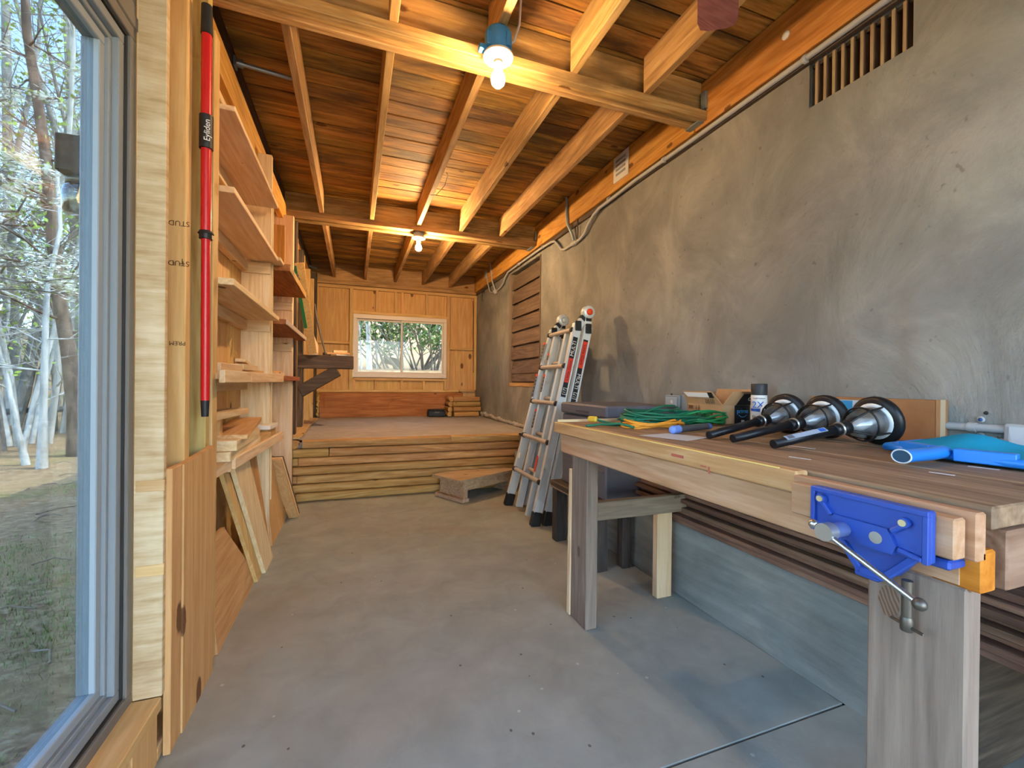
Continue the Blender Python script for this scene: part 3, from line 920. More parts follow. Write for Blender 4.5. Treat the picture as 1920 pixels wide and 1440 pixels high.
def wood_tree(x, y, k, sc, rz, label, group):
    if len(WOODS) <= k:
        for q in range(len(WOODS), k + 1):
            h, r, m = ((7.5, .06, K_thin), (9.5, .09, K_grey), (6.0, .035, K_thin), (8.5, .05, K_birch), (10.5, .11, K_grey))[q]
            a, b2, c = proto(40 + q, h, r, m)
            t = thing('woodland_tree', label, 'tree', (0, 0, 0), group)
            pa = [a.out('trunk', m, t), b2.out('branches', m, t, kind='stuff'), c.out('foliage', L_green, t, kind='stuff')]
            WOODS.append([t, pa, False])
    t, pa, used = WOODS[k]
    if used:
        t2 = t.copy(); COL.objects.link(t2)
        for c in pa:
            c2 = c.copy(); COL.objects.link(c2); c2.parent = t2
        t = t2
    else: WOODS[k][2] = True
    tag(t, label, 'tree', group)
    t.location = (x, y, zg(x, y) - .08); t.scale = (sc, sc, sc); t.rotation_euler = (0, 0, rz)
    return t
rng = random.Random(5)
cnt = 0
while cnt < 84:
    y = rng.uniform(9.2, 30) if cnt % 3 else rng.uniform(9.2, 14); k = rng.uniform(-.74, -.34); x = k * y
    if abs(x + 4.3) < .8 and y < 11: continue
    k_ = (0, 2, 3, 1, 4)[min(4, int(rng.random() * (5 if y > 13 else 3)))]
    wood_tree(x, y, k_, rng.uniform(.8, 1.25), rng.uniform(0, 6.28), 'thin grey bare tree deep in the woods outside the picture window', 'bare woodland trees outside')
    cnt += 1
for (x, y) in ((-1.2, 16), (.2, 17.5), (1.2, 20), (2.6, 18.5), (3.8, 21), (-.4, 21), (2, 24), (.9, 15.2)):
    wood_tree(x, y, rng.randrange(5), rng.uniform(.9, 1.2), rng.uniform(0, 6.28), 'slim bare tree on the slope beyond the back window', 'bare trees beyond the back window')
# log pile edge and cross-buck far left
lg = thing('log_pile', 'weathered log rail and prop lying among the trees', 'logs', (-6.2, 12.2, zg(-6.2, 12.2)))
b = B(); b.tube([(-7.6, 12.4, .25), (-6.6, 12.3, .35), (-5.2, 12.1, .40)], [.07, .065, .06], 8); b.out('rail', K_grey, lg)
b = B(); b.tube([(-5.8, 12.1, .4), (-5.35, 12.0, .85)], [.06, .05], 7); b.out('prop', K_thin, lg)
b = B(); b.tube([(-5.35, 12.0, .88), (-5.15, 11.9, -.1)], [.06, .05], 7); b.out('prop', K_thin, lg)
b = B(); b.tube([(-6.3, 12.3, -.2), (-6.25, 12.3, .4)], [.1, .09], 8); b.out('stump', K_grey, lg)
# behind the back window: shrub with many stems, birches, a tilted board
for k, (x, y, lab) in enumerate(((.30, 9.6, 'white-barked birch on the sunny slope at the left of the back window'), (.14, 9.9, 'thin pale sapling at the left edge of the back window'), (.50, 10.6, 'slim pale sapling just right of the birch beyond the back window'))):
    rr = (.05, .02, .022)[k]
    tree('birch_tree', lab, [(x, y, 1), (x - .03, y, 2.0), (x - .08, y + .02, 2.9), (x - .12, y, 4.0), (x - .2, y, 5.5)], rr, rr * .5, K_birch, 60 + k, 10, 1.0, L_green, 140, .04, .25, .35)
def shrub(name, label, x, y, ns, h, spread, seed, nleaf, mat):
    rng = random.Random(seed); t = thing(name, label, 'shrub', (x, y, zg(x, y)))
    tips = []
    b = B()
    for k in range(ns):
        a = rng.uniform(0, 6.28); p0 = Vector((x + math.cos(a) * .25 * spread, y + math.sin(a) * .2, zg(x, y) - .05))
        d = Vector((math.cos(a) * .35 * spread, math.sin(a) * .25, 1))
        limb(b, p0, d, h * rng.uniform(.7, 1.1), .022, 1, rng, tips, .35)
    b.out('stems', K_thin, t, kind='stuff')
    foliage(tips, nleaf, .05, .16, rng).out('foliage', mat, t, kind='stuff')
shrub('evergreen_shrub', 'leafy many-stemmed evergreen shrub filling the right pane of the back window', 1.55, 9.7, 22, 1.7, 2.6, 71, 3600, L_dark)
shrub('evergreen_shrub', 'arching leafy shrub behind the middle bar of the back window', 1.05, 10.6, 18, 1.9, 2.4, 72, 2600, L_dark)
shrub('evergreen_shrub', 'pale green bush low on the slope beyond the back window', .2, 11.4, 8, 1.3, 2.2, 73, 500, L_green)
b = B(); b.obox((.80, 10.0, zg(.8, 10) + .16), (.36, .03, .17), Matrix.Rotation(.22, 3, 'Y') @ Matrix.Rotation(-.2, 3, 'X'))
b.out('plank', W_dark('x'), None, 'dark weathered board tilted on the slope outside the back window', 'board')

# jar lantern on its timber block outside the picture window
ln = thing('jar_lantern', 'glass jar lantern hanging under a dark timber block outside the picture window', 'lantern', (-.86, 1.86, 1.60))
B().box(-.905, -.715, 1.80, 1.92, 1.715, 1.835, .004).out('timber_block', W_dark('z'), ln)
b = B(); b.lathe([(.038, 1.69), (.042, 1.69), (.042, 1.714), (.038, 1.714)], (-.86, 1.86, 0)); b.out('jar_lid', M_dsteel, ln)
b = B(); b.lathe([(.0, 1.595), (.043, 1.596), (.051, 1.606), (.052, 1.66), (.049, 1.678), (.038, 1.69)], (-.86, 1.86, 0)); b.out('jar', M_glass_jar, ln)
b = B(); b.lathe([(.0, 1.63), (.012, 1.635), (.016, 1.65), (.010, 1.67), (.008, 1.69)], (-.86, 1.86, 0), n=10); b.out('jar_bulb', emit('jar_glow', '#ffc27a', 4.0), ln)  # faint bulb added; its warm glow stands in for a reflection

# ================================================================== LAMPS, VENTS, CONDUIT
def bulb_lamp(x, y, ztop, label, blue, kz=1.0):
    t = thing('bulb_lamp', label, 'lamp', (x, y, ztop), 'bare bulb lamps under the beams')
    zb = ztop - (.10 if blue else .045)
    b = B()
    if blue:
        b.lathe([(.046, zb), (.057, zb), (.057, ztop - .012), (.052, ztop - .002), (.02, ztop)], (x, y, 0), n=20)
        for a in range(4):
            an = a * PI / 2 + .5
            b.box(x + .056 * math.cos(an) - .011, x + .056 * math.cos(an) + .011, y + .056 * math.sin(an) - .011, y + .056 * math.sin(an) + .011, zb + .012, ztop - .03, .003)
        b.box(x - .085, x - .045, y - .016, y + .016, zb + .003, zb + .026, .003)
    else:
        b.lathe([(.048, zb), (.050, zb + .004), (.050, ztop - .004), (.045, ztop)], (x, y, 0), n=20)
    b.out('junction_box', M_bluebox if blue else plain('grey_blue_box', '#8794a8', .5), t)
    b = B(); b.lathe([(.0, zb - .022), (.022, zb - .022), (.028, zb - .014), (.063, zb - .010), (.065, zb - .004), (.063, zb + .001), (.0, zb + .001)], (x, y, 0), n=28)
    lh = b.out('lampholder', plain('porcelain', '#e6dfd0', .35, 0, .5), t)
    for sx in (-.03, .03):
        b = B(); b.cyl((x + sx, y - .028, zb - .0125), (x + sx, y - .028, zb - .016), .006, n=8); b.out('screw', M_bolt, lh)
    b = B(); b.lathe([(.019, zb - .045), (.0205, zb - .045), (.0195, zb - .02), (.017, zb - .02)], (x, y, 0), n=20); b.out('socket_sleeve', M_white, t)
    z = zb - .045
    b = B(); b.lathe([(.014, z), (.015, z - .012), (.019, z - .024), (.0285, z - .042), (.0300, z - .056), (.026, z - .072), (.016, z - .083), (.0, z - .087)], (x, y, 0), n=18)
    b.out('bulb', M_bulb if blue else M_bulb2, t)
    return t
L1 = bulb_lamp(.560, 1.752, ZJ, 'bare glowing bulb on a blue plastic box by the front crossbeam', True)
b = B(); b.tube([(.60, 1.78, 2.505), (.635, 1.765, 2.52), (.65, 1.74, 2.58), (.645, 1.71, 2.68)], .005, 6); b.out('feed_cable', M_white, L1)
b = B(); b.tube([(.60, 1.80, 2.50), (.625, 1.83, 2.485), (.63, 1.86, 2.482), (.62, 1.90, 2.481)], .006, 6); b.out('feed_cable', plain('beige_cable', '#c2a578', .6), L1)
bulb_lamp(.573, 4.262, 2.489, 'bare glowing bulb on a grey box under the rear crossbeam', False)

# conduit runs
def clip(par, y, z, x=1.798):
    b = B(); b.lathe([(.0165, -.008), (.0185, -.006), (.0185, .006), (.0165, .008)], (x, y, z), (0, 1, 0), n=14); b.box(x, XW, y - .006, y + .006, z + .008, z + .022, .001); b.out('conduit_clip', M_conduit, par)
t = thing('conduit', 'long grey conduit running under the ledger beam from the near vent', 'conduit', (1.798, 1.0, 2.44))
b = B(); b.tube([(1.798, -2.15, 2.447)] + [(1.798, -2 + .5 * k, 2.447 - .004 * math.sin(k)) for k in range(10)] + [(1.798, 2.85, 2.432), (1.798, 2.98, 2.428), (1.800, 3.07, 2.405), (1.803, 3.15, 2.36), (1.806, 3.22, 2.305), (1.81, 3.30, 2.287), (1.812, 3.38, 2.285)], .013, 10); b.out('pipe', M_conduit, t)
for y in (-.6, .4, 1.32, 2.22, 2.84): clip(t, y, 2.444)
t = thing('conduit', 'grey conduit tee with a riser up past the ledger beam', 'conduit', (1.812, 3.41, 2.2))
b = B(); b.sphere((1.812, 3.41, 2.287), .026, 10, 8); b.cyl((1.812, 3.36, 2.286), (1.812, 3.46, 2.286), .019, n=10); b.out('tee_fitting', M_conduit, t)
b = B(); b.tube([(1.810, 3.41, 2.30), (1.800, 3.44, 2.38), (1.776, 3.47, 2.46), (1.770, 3.485, 2.55), (1.770, 3.49, 2.712)], .012, 8); b.out('riser_pipe', plain('blue_grey_pipe', '#97a4ad', .45, .3), t)
b = B(); b.tube([(1.815, 3.36, 2.29), (1.81, 3.345, 2.36), (1.80, 3.34, 2.47)], .005, 6); b.out('cable', plain('brown_cable2', '#5a4332', .6), t)
t = thing('conduit', 'grey conduit bending from the tee along the wall above the louvered shutter', 'conduit', (1.8, 4.4, 2.43))
b = B(); b.tube([(1.812, 3.45, 2.285), (1.812, 3.60, 2.283), (1.810, 3.66, 2.30), (1.804, 3.73, 2.37), (1.80, 3.79, 2.415), (1.798, 3.86, 2.428), (1.798, 4.1, 2.436), (1.798, 4.6, 2.437), (1.798, 5.12, 2.433), (1.80, 5.24, 2.40), (1.805, 5.33, 2.34), (1.81, 5.45, 2.31), (1.812, 5.60, 2.298)], .0115, 8); b.out('pipe', M_conduit, t)
for y in (4.06, 4.75): clip(t, y, 2.437)
t = thing('conduit', 'grey conduit fitting with two risers near the back corner', 'conduit', (1.81, 5.68, 2.2))
b = B(); b.sphere((1.812, 5.68, 2.295), .035, 10, 8); b.out('tee_fitting', M_conduit, t)
b = B(); b.tube([(1.812, 5.69, 2.31), (1.79, 5.76, 2.45), (1.77, 5.80, 2.712)], .011, 8); b.out('riser_pipe', M_conduit, t)
b = B(); b.tube([(1.812, 5.72, 2.29), (1.805, 5.90, 2.33), (1.79, 5.96, 2.45), (1.77, 6.0, 2.60)], .009, 8); b.box(1.762, 1.78, 5.97, 6.05, 2.55, 2.66, .004); b.out('riser_pipe', M_conduit, t)

# slatted vent in the plaster
t = thing('slatted_vent', 'dark opening with ten upright brown slats high in the plaster wall', 'vent', (XW + .03, 1.14, VENT[2]))
M_void = plain('vent_void', '#14100d', .95)
B().box(XW + .09, XW + .12, VENT[0] - .02, VENT[1] + .02, VENT[2] - .02, VENT[3] + .05, 0).out('vent_back', M_void, t)
for k in range(10):
    y = VENT[0] + .024 + k * (VENT[1] - VENT[0] - .034) / 9.6
    b = B(); b.box(XW + .012, XW + .085, y, y + .013, VENT[2] - .002, VENT[3] + .002, .001); s_ = b.out('slat', wood('vent_slat', '#5d4939', '#745e4b', '#8b7460', 'z', 0, .2), t)
    b = B(); b.box(XW + .008, XW + .012, y + .001, y + .012, VENT[2], VENT[3], .0005); b.out('slat_edge', wood('slat_edge', '#8a7458', '#a08a6c', '#b39f82', 'z', 0, .15), s_)
B().box(XW + .02, XW + .05, VENT[0], VENT[1], VENT[3] - .012, VENT[3] + .004, .001).out('vent_rail', W_dark('y'), t)
# louvered shutter
t = thing('louvered_shutter', 'tall brown louvered wooden shutter set into the plaster wall', 'shutter', (XW + .03, 4.65, LOUV[2]))
y0, y1, z0, z1 = LOUV
M_lv = lambda a: wood('louver_wood', '#58493d', '#6c5b4d', '#83705f', a, .1, .15, ring=18)
B().box(XW - .012, XW + .09, y1 - .045, y1, z0, z1, .004).out('stile', W_grey('z'), t)
B().box(XW - .008, XW + .09, y0, y0 + .022, z0, z1, .003).out('stile', M_lv('z'), t)
B().box(XW - .010, XW + .09, y0, y1, z0 - .004, z0 + .042, .003).out('rail', W_log('y'), t)
B().box(XW + .02, XW + .04, y0 + .022, y1 - .045, z0 + .052, z0 + .155, .003).out('bottom_board', M_lv('y'), t)
B().box(XW + .085, XW + .11, y0, y1, z0, z1, 0).out('backing', M_void, t)
for k in range(7):
    za = z0 + .155 + k * .172
    if za > z1 - .05: break
    b = B(); zt = min(za + .185, z1 - .002)
    pts = []
    nn = 8
    for i in range(nn + 1):
        u = i / nn; pts.append((XW + .012 + .036 * u ** 1.3, za + (zt - za) * u))
    vs = [(x, yy, z) for yy in (y0 + .022, y1 - .045) for (x, z) in pts]
    b.add(vs, [(i, i + 1, nn + 2 + i, nn + 1 + i) for i in range(nn)], True)
    b.box(XW + .012, XW + .026, y0 + .022, y1 - .045, za - .006, za + .004, .001)
    b.out('louver', M_lv('y'), t)
# white vent grille on the ledger
t = thing('vent_grille', 'small white slotted vent grille on the ledger beam', 'vent', (1.78, 2.66, 2.50))
B().box(1.776, 1.785, 2.57, 2.75, 2.515, 2.70, .003).out('plate', M_white, t)
for k in range(4):
    B().box(1.773, 1.777, 2.60, 2.715, 2.555 + k * .032, 2.572 + k * .032, .001).out('slot', plain('grille_grey', '#8c8f92', .5), t)
b = B(); b.lathe([(.0, .0), (.018, 0), (.018, .006), (.008, .010), (.0, .010)], (1.785, 1.40, 2.60), (-1, 0, 0), n=14); b.out('cable_grommet', M_white, None, 'small white round grommet on the near ledger beam', 'grommet')

# ceiling fan, one blade tip in view
fx, fy, fz = .83, .835, 2.375
t = thing('ceiling_fan', 'ceiling fan with a reddish wood blade tip hanging below the joists', 'fan', (fx, fy, fz))
b = B(); b.cyl((fx, fy, 2.45), (fx, fy, 2.712), .013); b.lathe([(.0, 2.66), (.05, 2.665), (.065, 2.70), (.065, 2.712)], (fx, fy, 0)); b.out('downrod', M_dsteel, t)
b = B(); b.lathe([(.0, 2.33), (.07, 2.335), (.10, 2.36), (.10, 2.42), (.06, 2.45), (.0, 2.455)], (fx, fy, 0)); b.out('motor', M_dsteel, t)
for k in range(4):
    a = math.radians(45 + 90 * k)
    Mt = Matrix.Translation((fx, fy, fz)) @ Matrix.Rotation(a, 4, 'Z') @ Matrix.Rotation(math.radians(9), 4, 'X')
    b = B(Mt)
    prof = [(.17, -.052), (.56, -.068), (.597, -.058), (.607, -.03), (.607, .03), (.597, .058), (.56, .068), (.17, .052)]
    b.prism([(x, y, -.003) for x, y in prof], (0, 0, .006)); bl = b.out('blade', M_fan, t)
    b = B(Mt); b.box(.07, .22, -.02, .02, .003, .008, .002); b.out('blade_arm', M_dsteel, bl)

# red telescopic pole standing against the studs
t = thing('telescopic_pole', 'red telescopic pole with black grips leaning on the studs', 'pole', (-.455, 1.645, .92))
pa, pb = V(-.452, 1.655, .93), V(-.450, 1.633, 2.236)
P_ = lambda u: pa.lerp(pb, u)
b = B(); b.cyl(P_(.04), P_(.445), .0125, n=14); b.out('lower_tube', M_red, t)
b = B(); b.cyl(P_(.445), P_(.93), .0145, n=14); b.out('upper_tube', M_red, t)
b = B(); b.cyl(P_(0), P_(.04), .010, .0125, n=14); b.out('tip', M_black, t)
b = B(); b.cyl(P_(.93), P_(1), .0165, .015, n=14); b.out('end_cap', M_black, t)
b = B(); b.cyl(P_(.436), P_(.449), .0185, n=14); b.cyl(P_(.449), P_(.456), .0225, .0175, n=14); b.out('clamp_collar', M_black, t)
b = B(); b.cyl(P_(.655), P_(.735), .0195, n=14); gp_ = b.out('grip_sleeve', M_black, t)
text('lettering', 'Eyliden', .024, M_txtw, gp_, basis(P_(.695) + V(.0075, -.0187, 0), (0, 0, 1), (.37, -.93, 0)))

# ================================================================== WORKBENCH
ZB = .866
wbn = thing('workbench', 'long timber workbench against the plaster wall', 'workbench', (1.3, 1.1, 0))
xs_ = [.925, 1.075, 1.222, 1.37, 1.515, 1.66, 1.80]
for k in range(6):
    B().box(xs_[k] + .0015, xs_[k + 1] - .0015, .372 + .004 * (k % 2), 1.85 - .006 * (k % 3), ZB - .036, ZB - .001 * (k % 2), .003).out('top_plank', W_bench('y'), wbn)
W_nose = wood('nosing_wood', '#b28857', '#c59c69', '#d6b487', 'y', .4, .05, ring=30)
B().box(.886, .924, .66, 1.852, ZB - .046, ZB + .001, .003).out('front_nosing', W_nose, wbn)
B().box(.8865, .890, .70, 1.845, ZB - .0005, ZB + .0025, .0005).out('yellow_line', plain('yellow_edge', '#e9d27a', .6), wbn)
B().box(.905, 1.80, 1.845, 1.852, ZB - .04, ZB + .012, .002).out('end_lip', W_fresh('x'), wbn)
ap = B().box(.897, .935, .395, 1.80, .735, ZB - .047, .004).out('apron', W_apron('y'), wbn)
B().box(.936, 1.80, 1.765, 1.80, .74, .83, .003).out('end_apron', W_apron('x'), wbn)
B().box(.95, 1.80, .365, .398, .735, .828, .003).out('end_apron', wood('end_apron', '#80634c', '#987a60', '#ab8f74', 'x', .4, .1), wbn)
B().box(.936, 1.80, .40, .425, .715, .745, .003).out('end_rail', W_pine('x'), wbn)
B().box(.898, .935, .372, .436, .735, .80, .003).out('end_block', wood('orange_block', '#b06a14', '#c8801f', '#d99433', 'y', .1, .05), wbn)
for (y0, y1, nm) in ((1.612, 1.752, 'leg'), (.388, .528, 'leg')):
    B().box(.93 if y0 > 1 else .897, .985 if y0 > 1 else .936, y0, y1, 0, .735, .004).out('leg', W_grey('z'), wbn)
B().box(1.40, 1.487, 1.742, 1.78, 0, .425, .003).out('back_post', W_fresh('z'), wbn)
B().box(1.03, 1.78, 1.70, 1.738, .43, .513, .003).out('stretcher', W_grey('x'), wbn)
B().box(1.40, 1.46, .46, .50, 0, .735, .003).out('back_post', W_grey('z'), wbn)
B().box(.975, 1.06, 1.755, 1.79, .40, .52, .003).out('cleat', W_pine('x'), wbn)
for (y_, z_, ly, lz) in ((1.02, .842, .05, .008), (.92, .830, .02, .004), (.90, .823, .006, .018)):
    B().obox((.8855, y_, z_), (.0008, ly, lz)).out('crayon_mark', plain('crayon', '#b8604c', .8), wbn)
B().prism([(.96, 1.30, ZB + .0005), (1.10, 1.32, ZB + .0005), (1.16, 1.18, ZB + .0005), (1.02, 1.13, ZB + .0005)], (0, 0, .0008)).out('painted_glare', plain('grey_glare', '#b9bfc4', .6), wbn)  # white glare on the bench top, put in as a pale flat patch
for (x, y, l) in ((1.25, .93, .10), (1.06, .78, .05), (1.35, .56, .05), (1.5, .50, .07), (1.17, .55, .04)):
    b = B(); b.obox((x, y, ZB + .001), (.008, l, .0008), Matrix.Rotation(.2, 3, 'Z')); b.out('painted_glare', M_white, wbn)  # more of the glare, put in as thin white strips
st_ = B().obox((.932, 1.763, .33), (.012, .028, .66), Matrix.Rotation(.01, 3, 'Y')).out('lumber_strip', W_fresh('z'), None, 'thin pale wood strip standing behind the front bench leg', 'strip')

# woodworking vise
v = thing('bench_vise', 'blue cast woodworking vise on the near end of the workbench', 'vise', (.86, .50, .70))
pl = B()
pl.box(.836, .851, .405, .588, .775, .858, .003)
pl.out('front_jaw', M_vise, v)
rb = B()
rb.box(.829, .838, .405, .588, .849, .858, .001); rb.box(.829, .838, .405, .413, .775, .85, .001); rb.box(.829, .838, .580, .588, .775, .85, .001)
rb.bar((.833, .58, .780), (.833, .55, .784), .008, .010, (1, 0, 0)); rb.bar((.833, .413, .780), (.833, .446, .786), .008, .010, (1, 0, 0))
rb.prism([(.829, .452, .775), (.829, .545, .775), (.829, .553, .79), (.829, .545, .815), (.829, .46, .815), (.829, .447, .79)], (.01, 0, 0))
rb.bar((.833, .55, .812), (.833, .572, .838), .008, .012, (1, 0, 0)); rb.bar((.833, .455, .812), (.833, .432, .832), .008, .012, (1, 0, 0))
rb.out('jaw_rib', M_vise, v)
for (y_, z_) in ((.568, .838), (.437, .832)):
    b = B(); b.cyl((.834, y_, z_), (.826, y_, z_), .0085, n=14); bo = b.out('screw_boss', M_vise, v)
    b = B(); b.cyl((.827, y_, z_), (.824, y_, z_), .0055, n=12); b.out('brass_screw', plain('brass_screw', '#d8cfa4', .35, .6), bo)
B().box(.851, .879, .383, .645, .788, .851, .003).out('wood_jaw', W_apron('y'), v)
B().box(.880, .905, .50, .54, .70, .79, .002).out('guide_block', M_vise, v)
B().box(.884, .908, .372, .665, .785, .860, .003).out('wood_jaw', W_apron('y'), v)
b = B()
b.prism([(.858, .425, .782), (.858, .56, .782), (.858, .545, .755), (.858, .515, .722), (.858, .475, .722), (.858, .45, .755)], (.06, 0, 0))
b.out('bracket', M_vise, v)
B().box(.858, 1.0, .392, .46, .768, .783, .003).out('mounting_flange', M_vise, v)
rbk = B(); rbk.bar((.854, .555, .778), (.854, .512, .722), .012, .012, (1, 0, 0)); rbk.bar((.854, .43, .778), (.854, .478, .722), .012, .012, (1, 0, 0)); rbk.bar((.854, .514, .724), (.854, .476, .724), .014, .012, (1, 0, 0)); rbk.out('bracket_rib', M_vise, v)
b = B(); b.cyl((.834, .527, .793), (.790, .527, .793), .0125, n=16); ls = b.out('lead_screw', plain('screw_blue', '#7d93c2', .35, .6), v)
b = B(); b.cyl((.796, .527, .793), (.776, .527, .793), .0155, n=18); b.out('screw_head', M_bolt, v)
b = B(); b.cyl((.834, .476, .795), (.828, .476, .795), .010, n=16); b.out('guide_rod_end', M_bolt, v)
h0, h1 = V(.782, .548, .801), V(.79, .395, .728)
b = B(); b.cyl(h0, h1, .0048, n=12); hd = b.out('handle', M_chrome, v)
b = B(); b.sphere(h0, .0085); b.out('handle_knob', M_chrome, hd)
b = B(); b.sphere(h1, .0095); b.out('handle_knob', M_dsteel, hd)
b = B(); b.cyl((.876, .455, .725), (.876, .455, .640), .0078, n=14); b.lathe([(.0085, .641), (.0092, .642), (.0092, .66), (.0078, .664)], (.876, .455, 0), n=14); cs = b.out('clamp_screw', M_dsteel, v)
b = B(); b.cyl((.868, .428, .649), (.884, .482, .648), .0026, n=8); b.out('tommy_bar', M_dsteel, cs)
kq = N('leg_knot'); kw = kq.n('TexWave', _wave_type='RINGS', _rings_direction='X'); kw.inputs['Scale'].default_value = 55; kw.inputs['Distortion'].default_value = 3; kq.l(kq.coord((1, 1, .6), rnd=False), kw.inputs['Vector'])
M_knot = kq.done(kq.ramp(kw.outputs[0], [(.2, '#6b5140'), (.8, '#8a6f5a')]), .7)
b = B(); b.prism([(.8965, .493 + .0165 * math.cos(a * PI / 10), .668 + .028 * math.sin(a * PI / 10)) for a in range(20)], (.0008, 0, 0)); b.out('leg_knot', M_knot, wbn)

# boards stacked on the footing behind the bench
names = ('lowest', 'second lowest', 'third from the bottom', 'fourth from the bottom', 'fourth from the top', 'third from the top', 'second from the top', 'topmost')
z = .361
for k in range(8):
    h = (.024, .022, .021, .023, .020, .022, .021, .024)[k]
    xo = (1.512, 1.498, 1.53, 1.505, 1.535, 1.50, 1.525, 1.54)[k]
    ya, yb = (-.25 + .03 * k, (2.40, 2.36, 2.46, 2.33, 2.42, 2.38, 2.44, 2.35)[k])
    B().obox(((xo + 1.80) / 2, (ya + yb) / 2, z + h / 2 + .001), (1.80 - xo, yb - ya, h - .003), None, .003).out('deck_board', W_deck('y'), None, names[k] + ' of the weathered brown boards stacked on the footing under the bench', 'board', 'brown boards stacked under the workbench')
    z += h
b = B(); b.obox((1.60, .98, z + .012), (.12, .35, .012), Matrix.Rotation(.06, 3, 'Z')); b.out('metal_track', M_black, None, 'black slotted metal strip lying on the board stack under the bench', 'strip')

# dark low bench carrying a slate storage cabinet
db = thing('low_bench', 'low dark brown bench under the slate storage box', 'bench', (1.38, 2.37, 0))
B().box(1.252, 1.515, 2.075, 2.665, .362, .398, .004).out('seat_board', W_dark('y'), db)
B().box(1.250, 1.258, 2.08, 2.66, .353, .363, .002).out('edge_strip', W_grey('y'), db)
M_dk = wood('dark_slab', '#2f2a28', '#443d39', '#5a514b', 'z', 0, .1)
for (a, b_) in ((2.09, 2.15), (2.59, 2.65)):
    B().box(1.262, 1.345, a, b_, 0, .362, .004).out('leg', M_dk, db)
    B().box(1.44, 1.50, a, b_, 0, .362, .004).out('leg', M_dk, db)
sc_ = thing('storage_box', 'slate grey resin storage box with a lid beyond the workbench', 'storage box', (1.54, 2.33, .398))
B().box(1.308, 1.77, 2.065, 2.60, .399, .852, .008).out('body', M_cab, sc_)
B().box(1.298, 1.78, 2.052, 2.612, .856, .925, .010).out('lid', M_cab, sc_)
B().box(1.296, 1.300, 2.24, 2.40, .874, .886, .002).out('lid_handle', plain('slate_dark', '#3f4046', .6), sc_)
b = B()
for zz_ in (.70, .55): b.box(1.3035, 1.309, 2.09, 2.58, zz_, zz_ + .012, .002)
b.box(1.33, 1.75, 2.0615, 2.066, .45, .80, .002); b.out('panel_rib', M_cab, sc_)

# ------------------------------------------------------------------ things on the bench
# extension cords
def coil(name, label, cx, cy, rx, ry, n, r, mat, seed, z0, tail=None, jit=.03, hmax=.06):
    rng = random.Random(seed); t = thing(name, label, 'cord', (cx, cy, ZB), 'extension cords coiled on the workbench')
    pts = []
    N_ = n * 18
    ph = [(rng.uniform(-jit, jit), rng.uniform(-jit, jit), rng.uniform(.82, 1.12), rng.uniform(.8, 1.15), rng.uniform(0, 6.28)) for _ in range(n + 1)]
    for i in range(N_ + 1):
        u = i / 18; k = min(int(u), n - 1); w = u - k
        A = [ph[k][q] * (1 - w) + ph[k + 1][q] * w for q in range(4)]
        a = 2 * PI * u
        lift = hmax * (k + w) / n
        x = cx + A[0] + rx * A[2] * math.cos(a); y = cy + A[1] + ry * A[3] * math.sin(a)
        pts.append((x, y, z0 + r + lift * (.75 + .25 * math.sin(a * 1.0 + ph[k][4])) + .006 * math.sin(a * 3 + k)))
    b = B(); b.tube(pts, r, 7); b.out('cable', mat, t)
    if tail:
        b = B(); b.tube(tail, r, 7); b.out('cable_tail', mat, t)
    return t
g1 = coil('extension_cord', 'dark green extension cord coiled at the far end of the bench', 1.36, 1.64, .22, .10, 13, .0052, M_grn, 4, ZB, [(1.10, 1.60, ZB + .006), (1.03, 1.56, ZB + .010), (.98, 1.585, ZB + .013), (.945, 1.60, ZB + .008), (.918, 1.607, ZB + .006)], .035, .062)
b = B(); b.tube([(1.14, 1.585, ZB + .03), (1.20, 1.62, ZB + .045), (1.30, 1.66, ZB + .07), (1.40, 1.70, ZB + .082), (1.47, 1.72, ZB + .080), (1.48, 1.70, ZB + .07), (1.43, 1.67, ZB + .062)], .0052, 7); b.tube([(.99, 1.58, ZB + .012), (1.03, 1.53, ZB + .02), (1.06, 1.50, ZB + .012), (1.07, 1.485, ZB + .006)], .0052, 7); b.out('cable_loop', M_grn, g1)
coil('extension_cord', 'bright green extension cord coiled against the opened carton', 1.52, 1.58, .13, .07, 8, .0048, M_grn2, 9, ZB, None, .03, .06)
og = coil('extension_cord', 'orange extension cord lying under the green coil', 1.20, 1.53, .13, .065, 6, .0048, M_org, 15, ZB, None, .02, .028)
b = B(); b.tube([(1.12, 1.57, ZB + .01), (1.08, 1.66, ZB + .008), (1.06, 1.72, ZB + .012), (1.05, 1.735, ZB + .018)], .0048, 7); b.out('cable_tail', M_grn, og)
b = B(); b.obox((1.035, 1.75, ZB + .020), (.024, .045, .026), Matrix.Rotation(.5, 3, 'Z'), .006); b.out('plug', M_yel, og)

# blue-ended tool
t = thing('hand_tool', 'black grip hand tool with a pale blue rounded end', 'tool', (1.2, 1.33, ZB))
b = B(); b.cyl((1.145, 1.315, ZB + .016), (1.335, 1.37, ZB + .016), .0135, .0125, 14); b.out('grip', plain('grip_grey', '#4c4b4a', .7), t)
b = B(); b.cyl((1.112, 1.305, ZB + .016), (1.147, 1.316, ZB + .016), .0155, n=14); b.sphere((1.112, 1.305, ZB + .016), .0155); b.out('end_cap', plain('pale_blue', '#6f8fd6', .5), t)
b = B(); b.cyl((1.335, 1.37, ZB + .016), (1.352, 1.375, ZB + .016), .0128, n=14); b.out('ring', plain('ring_blue', '#3f6fc0', .5), t)

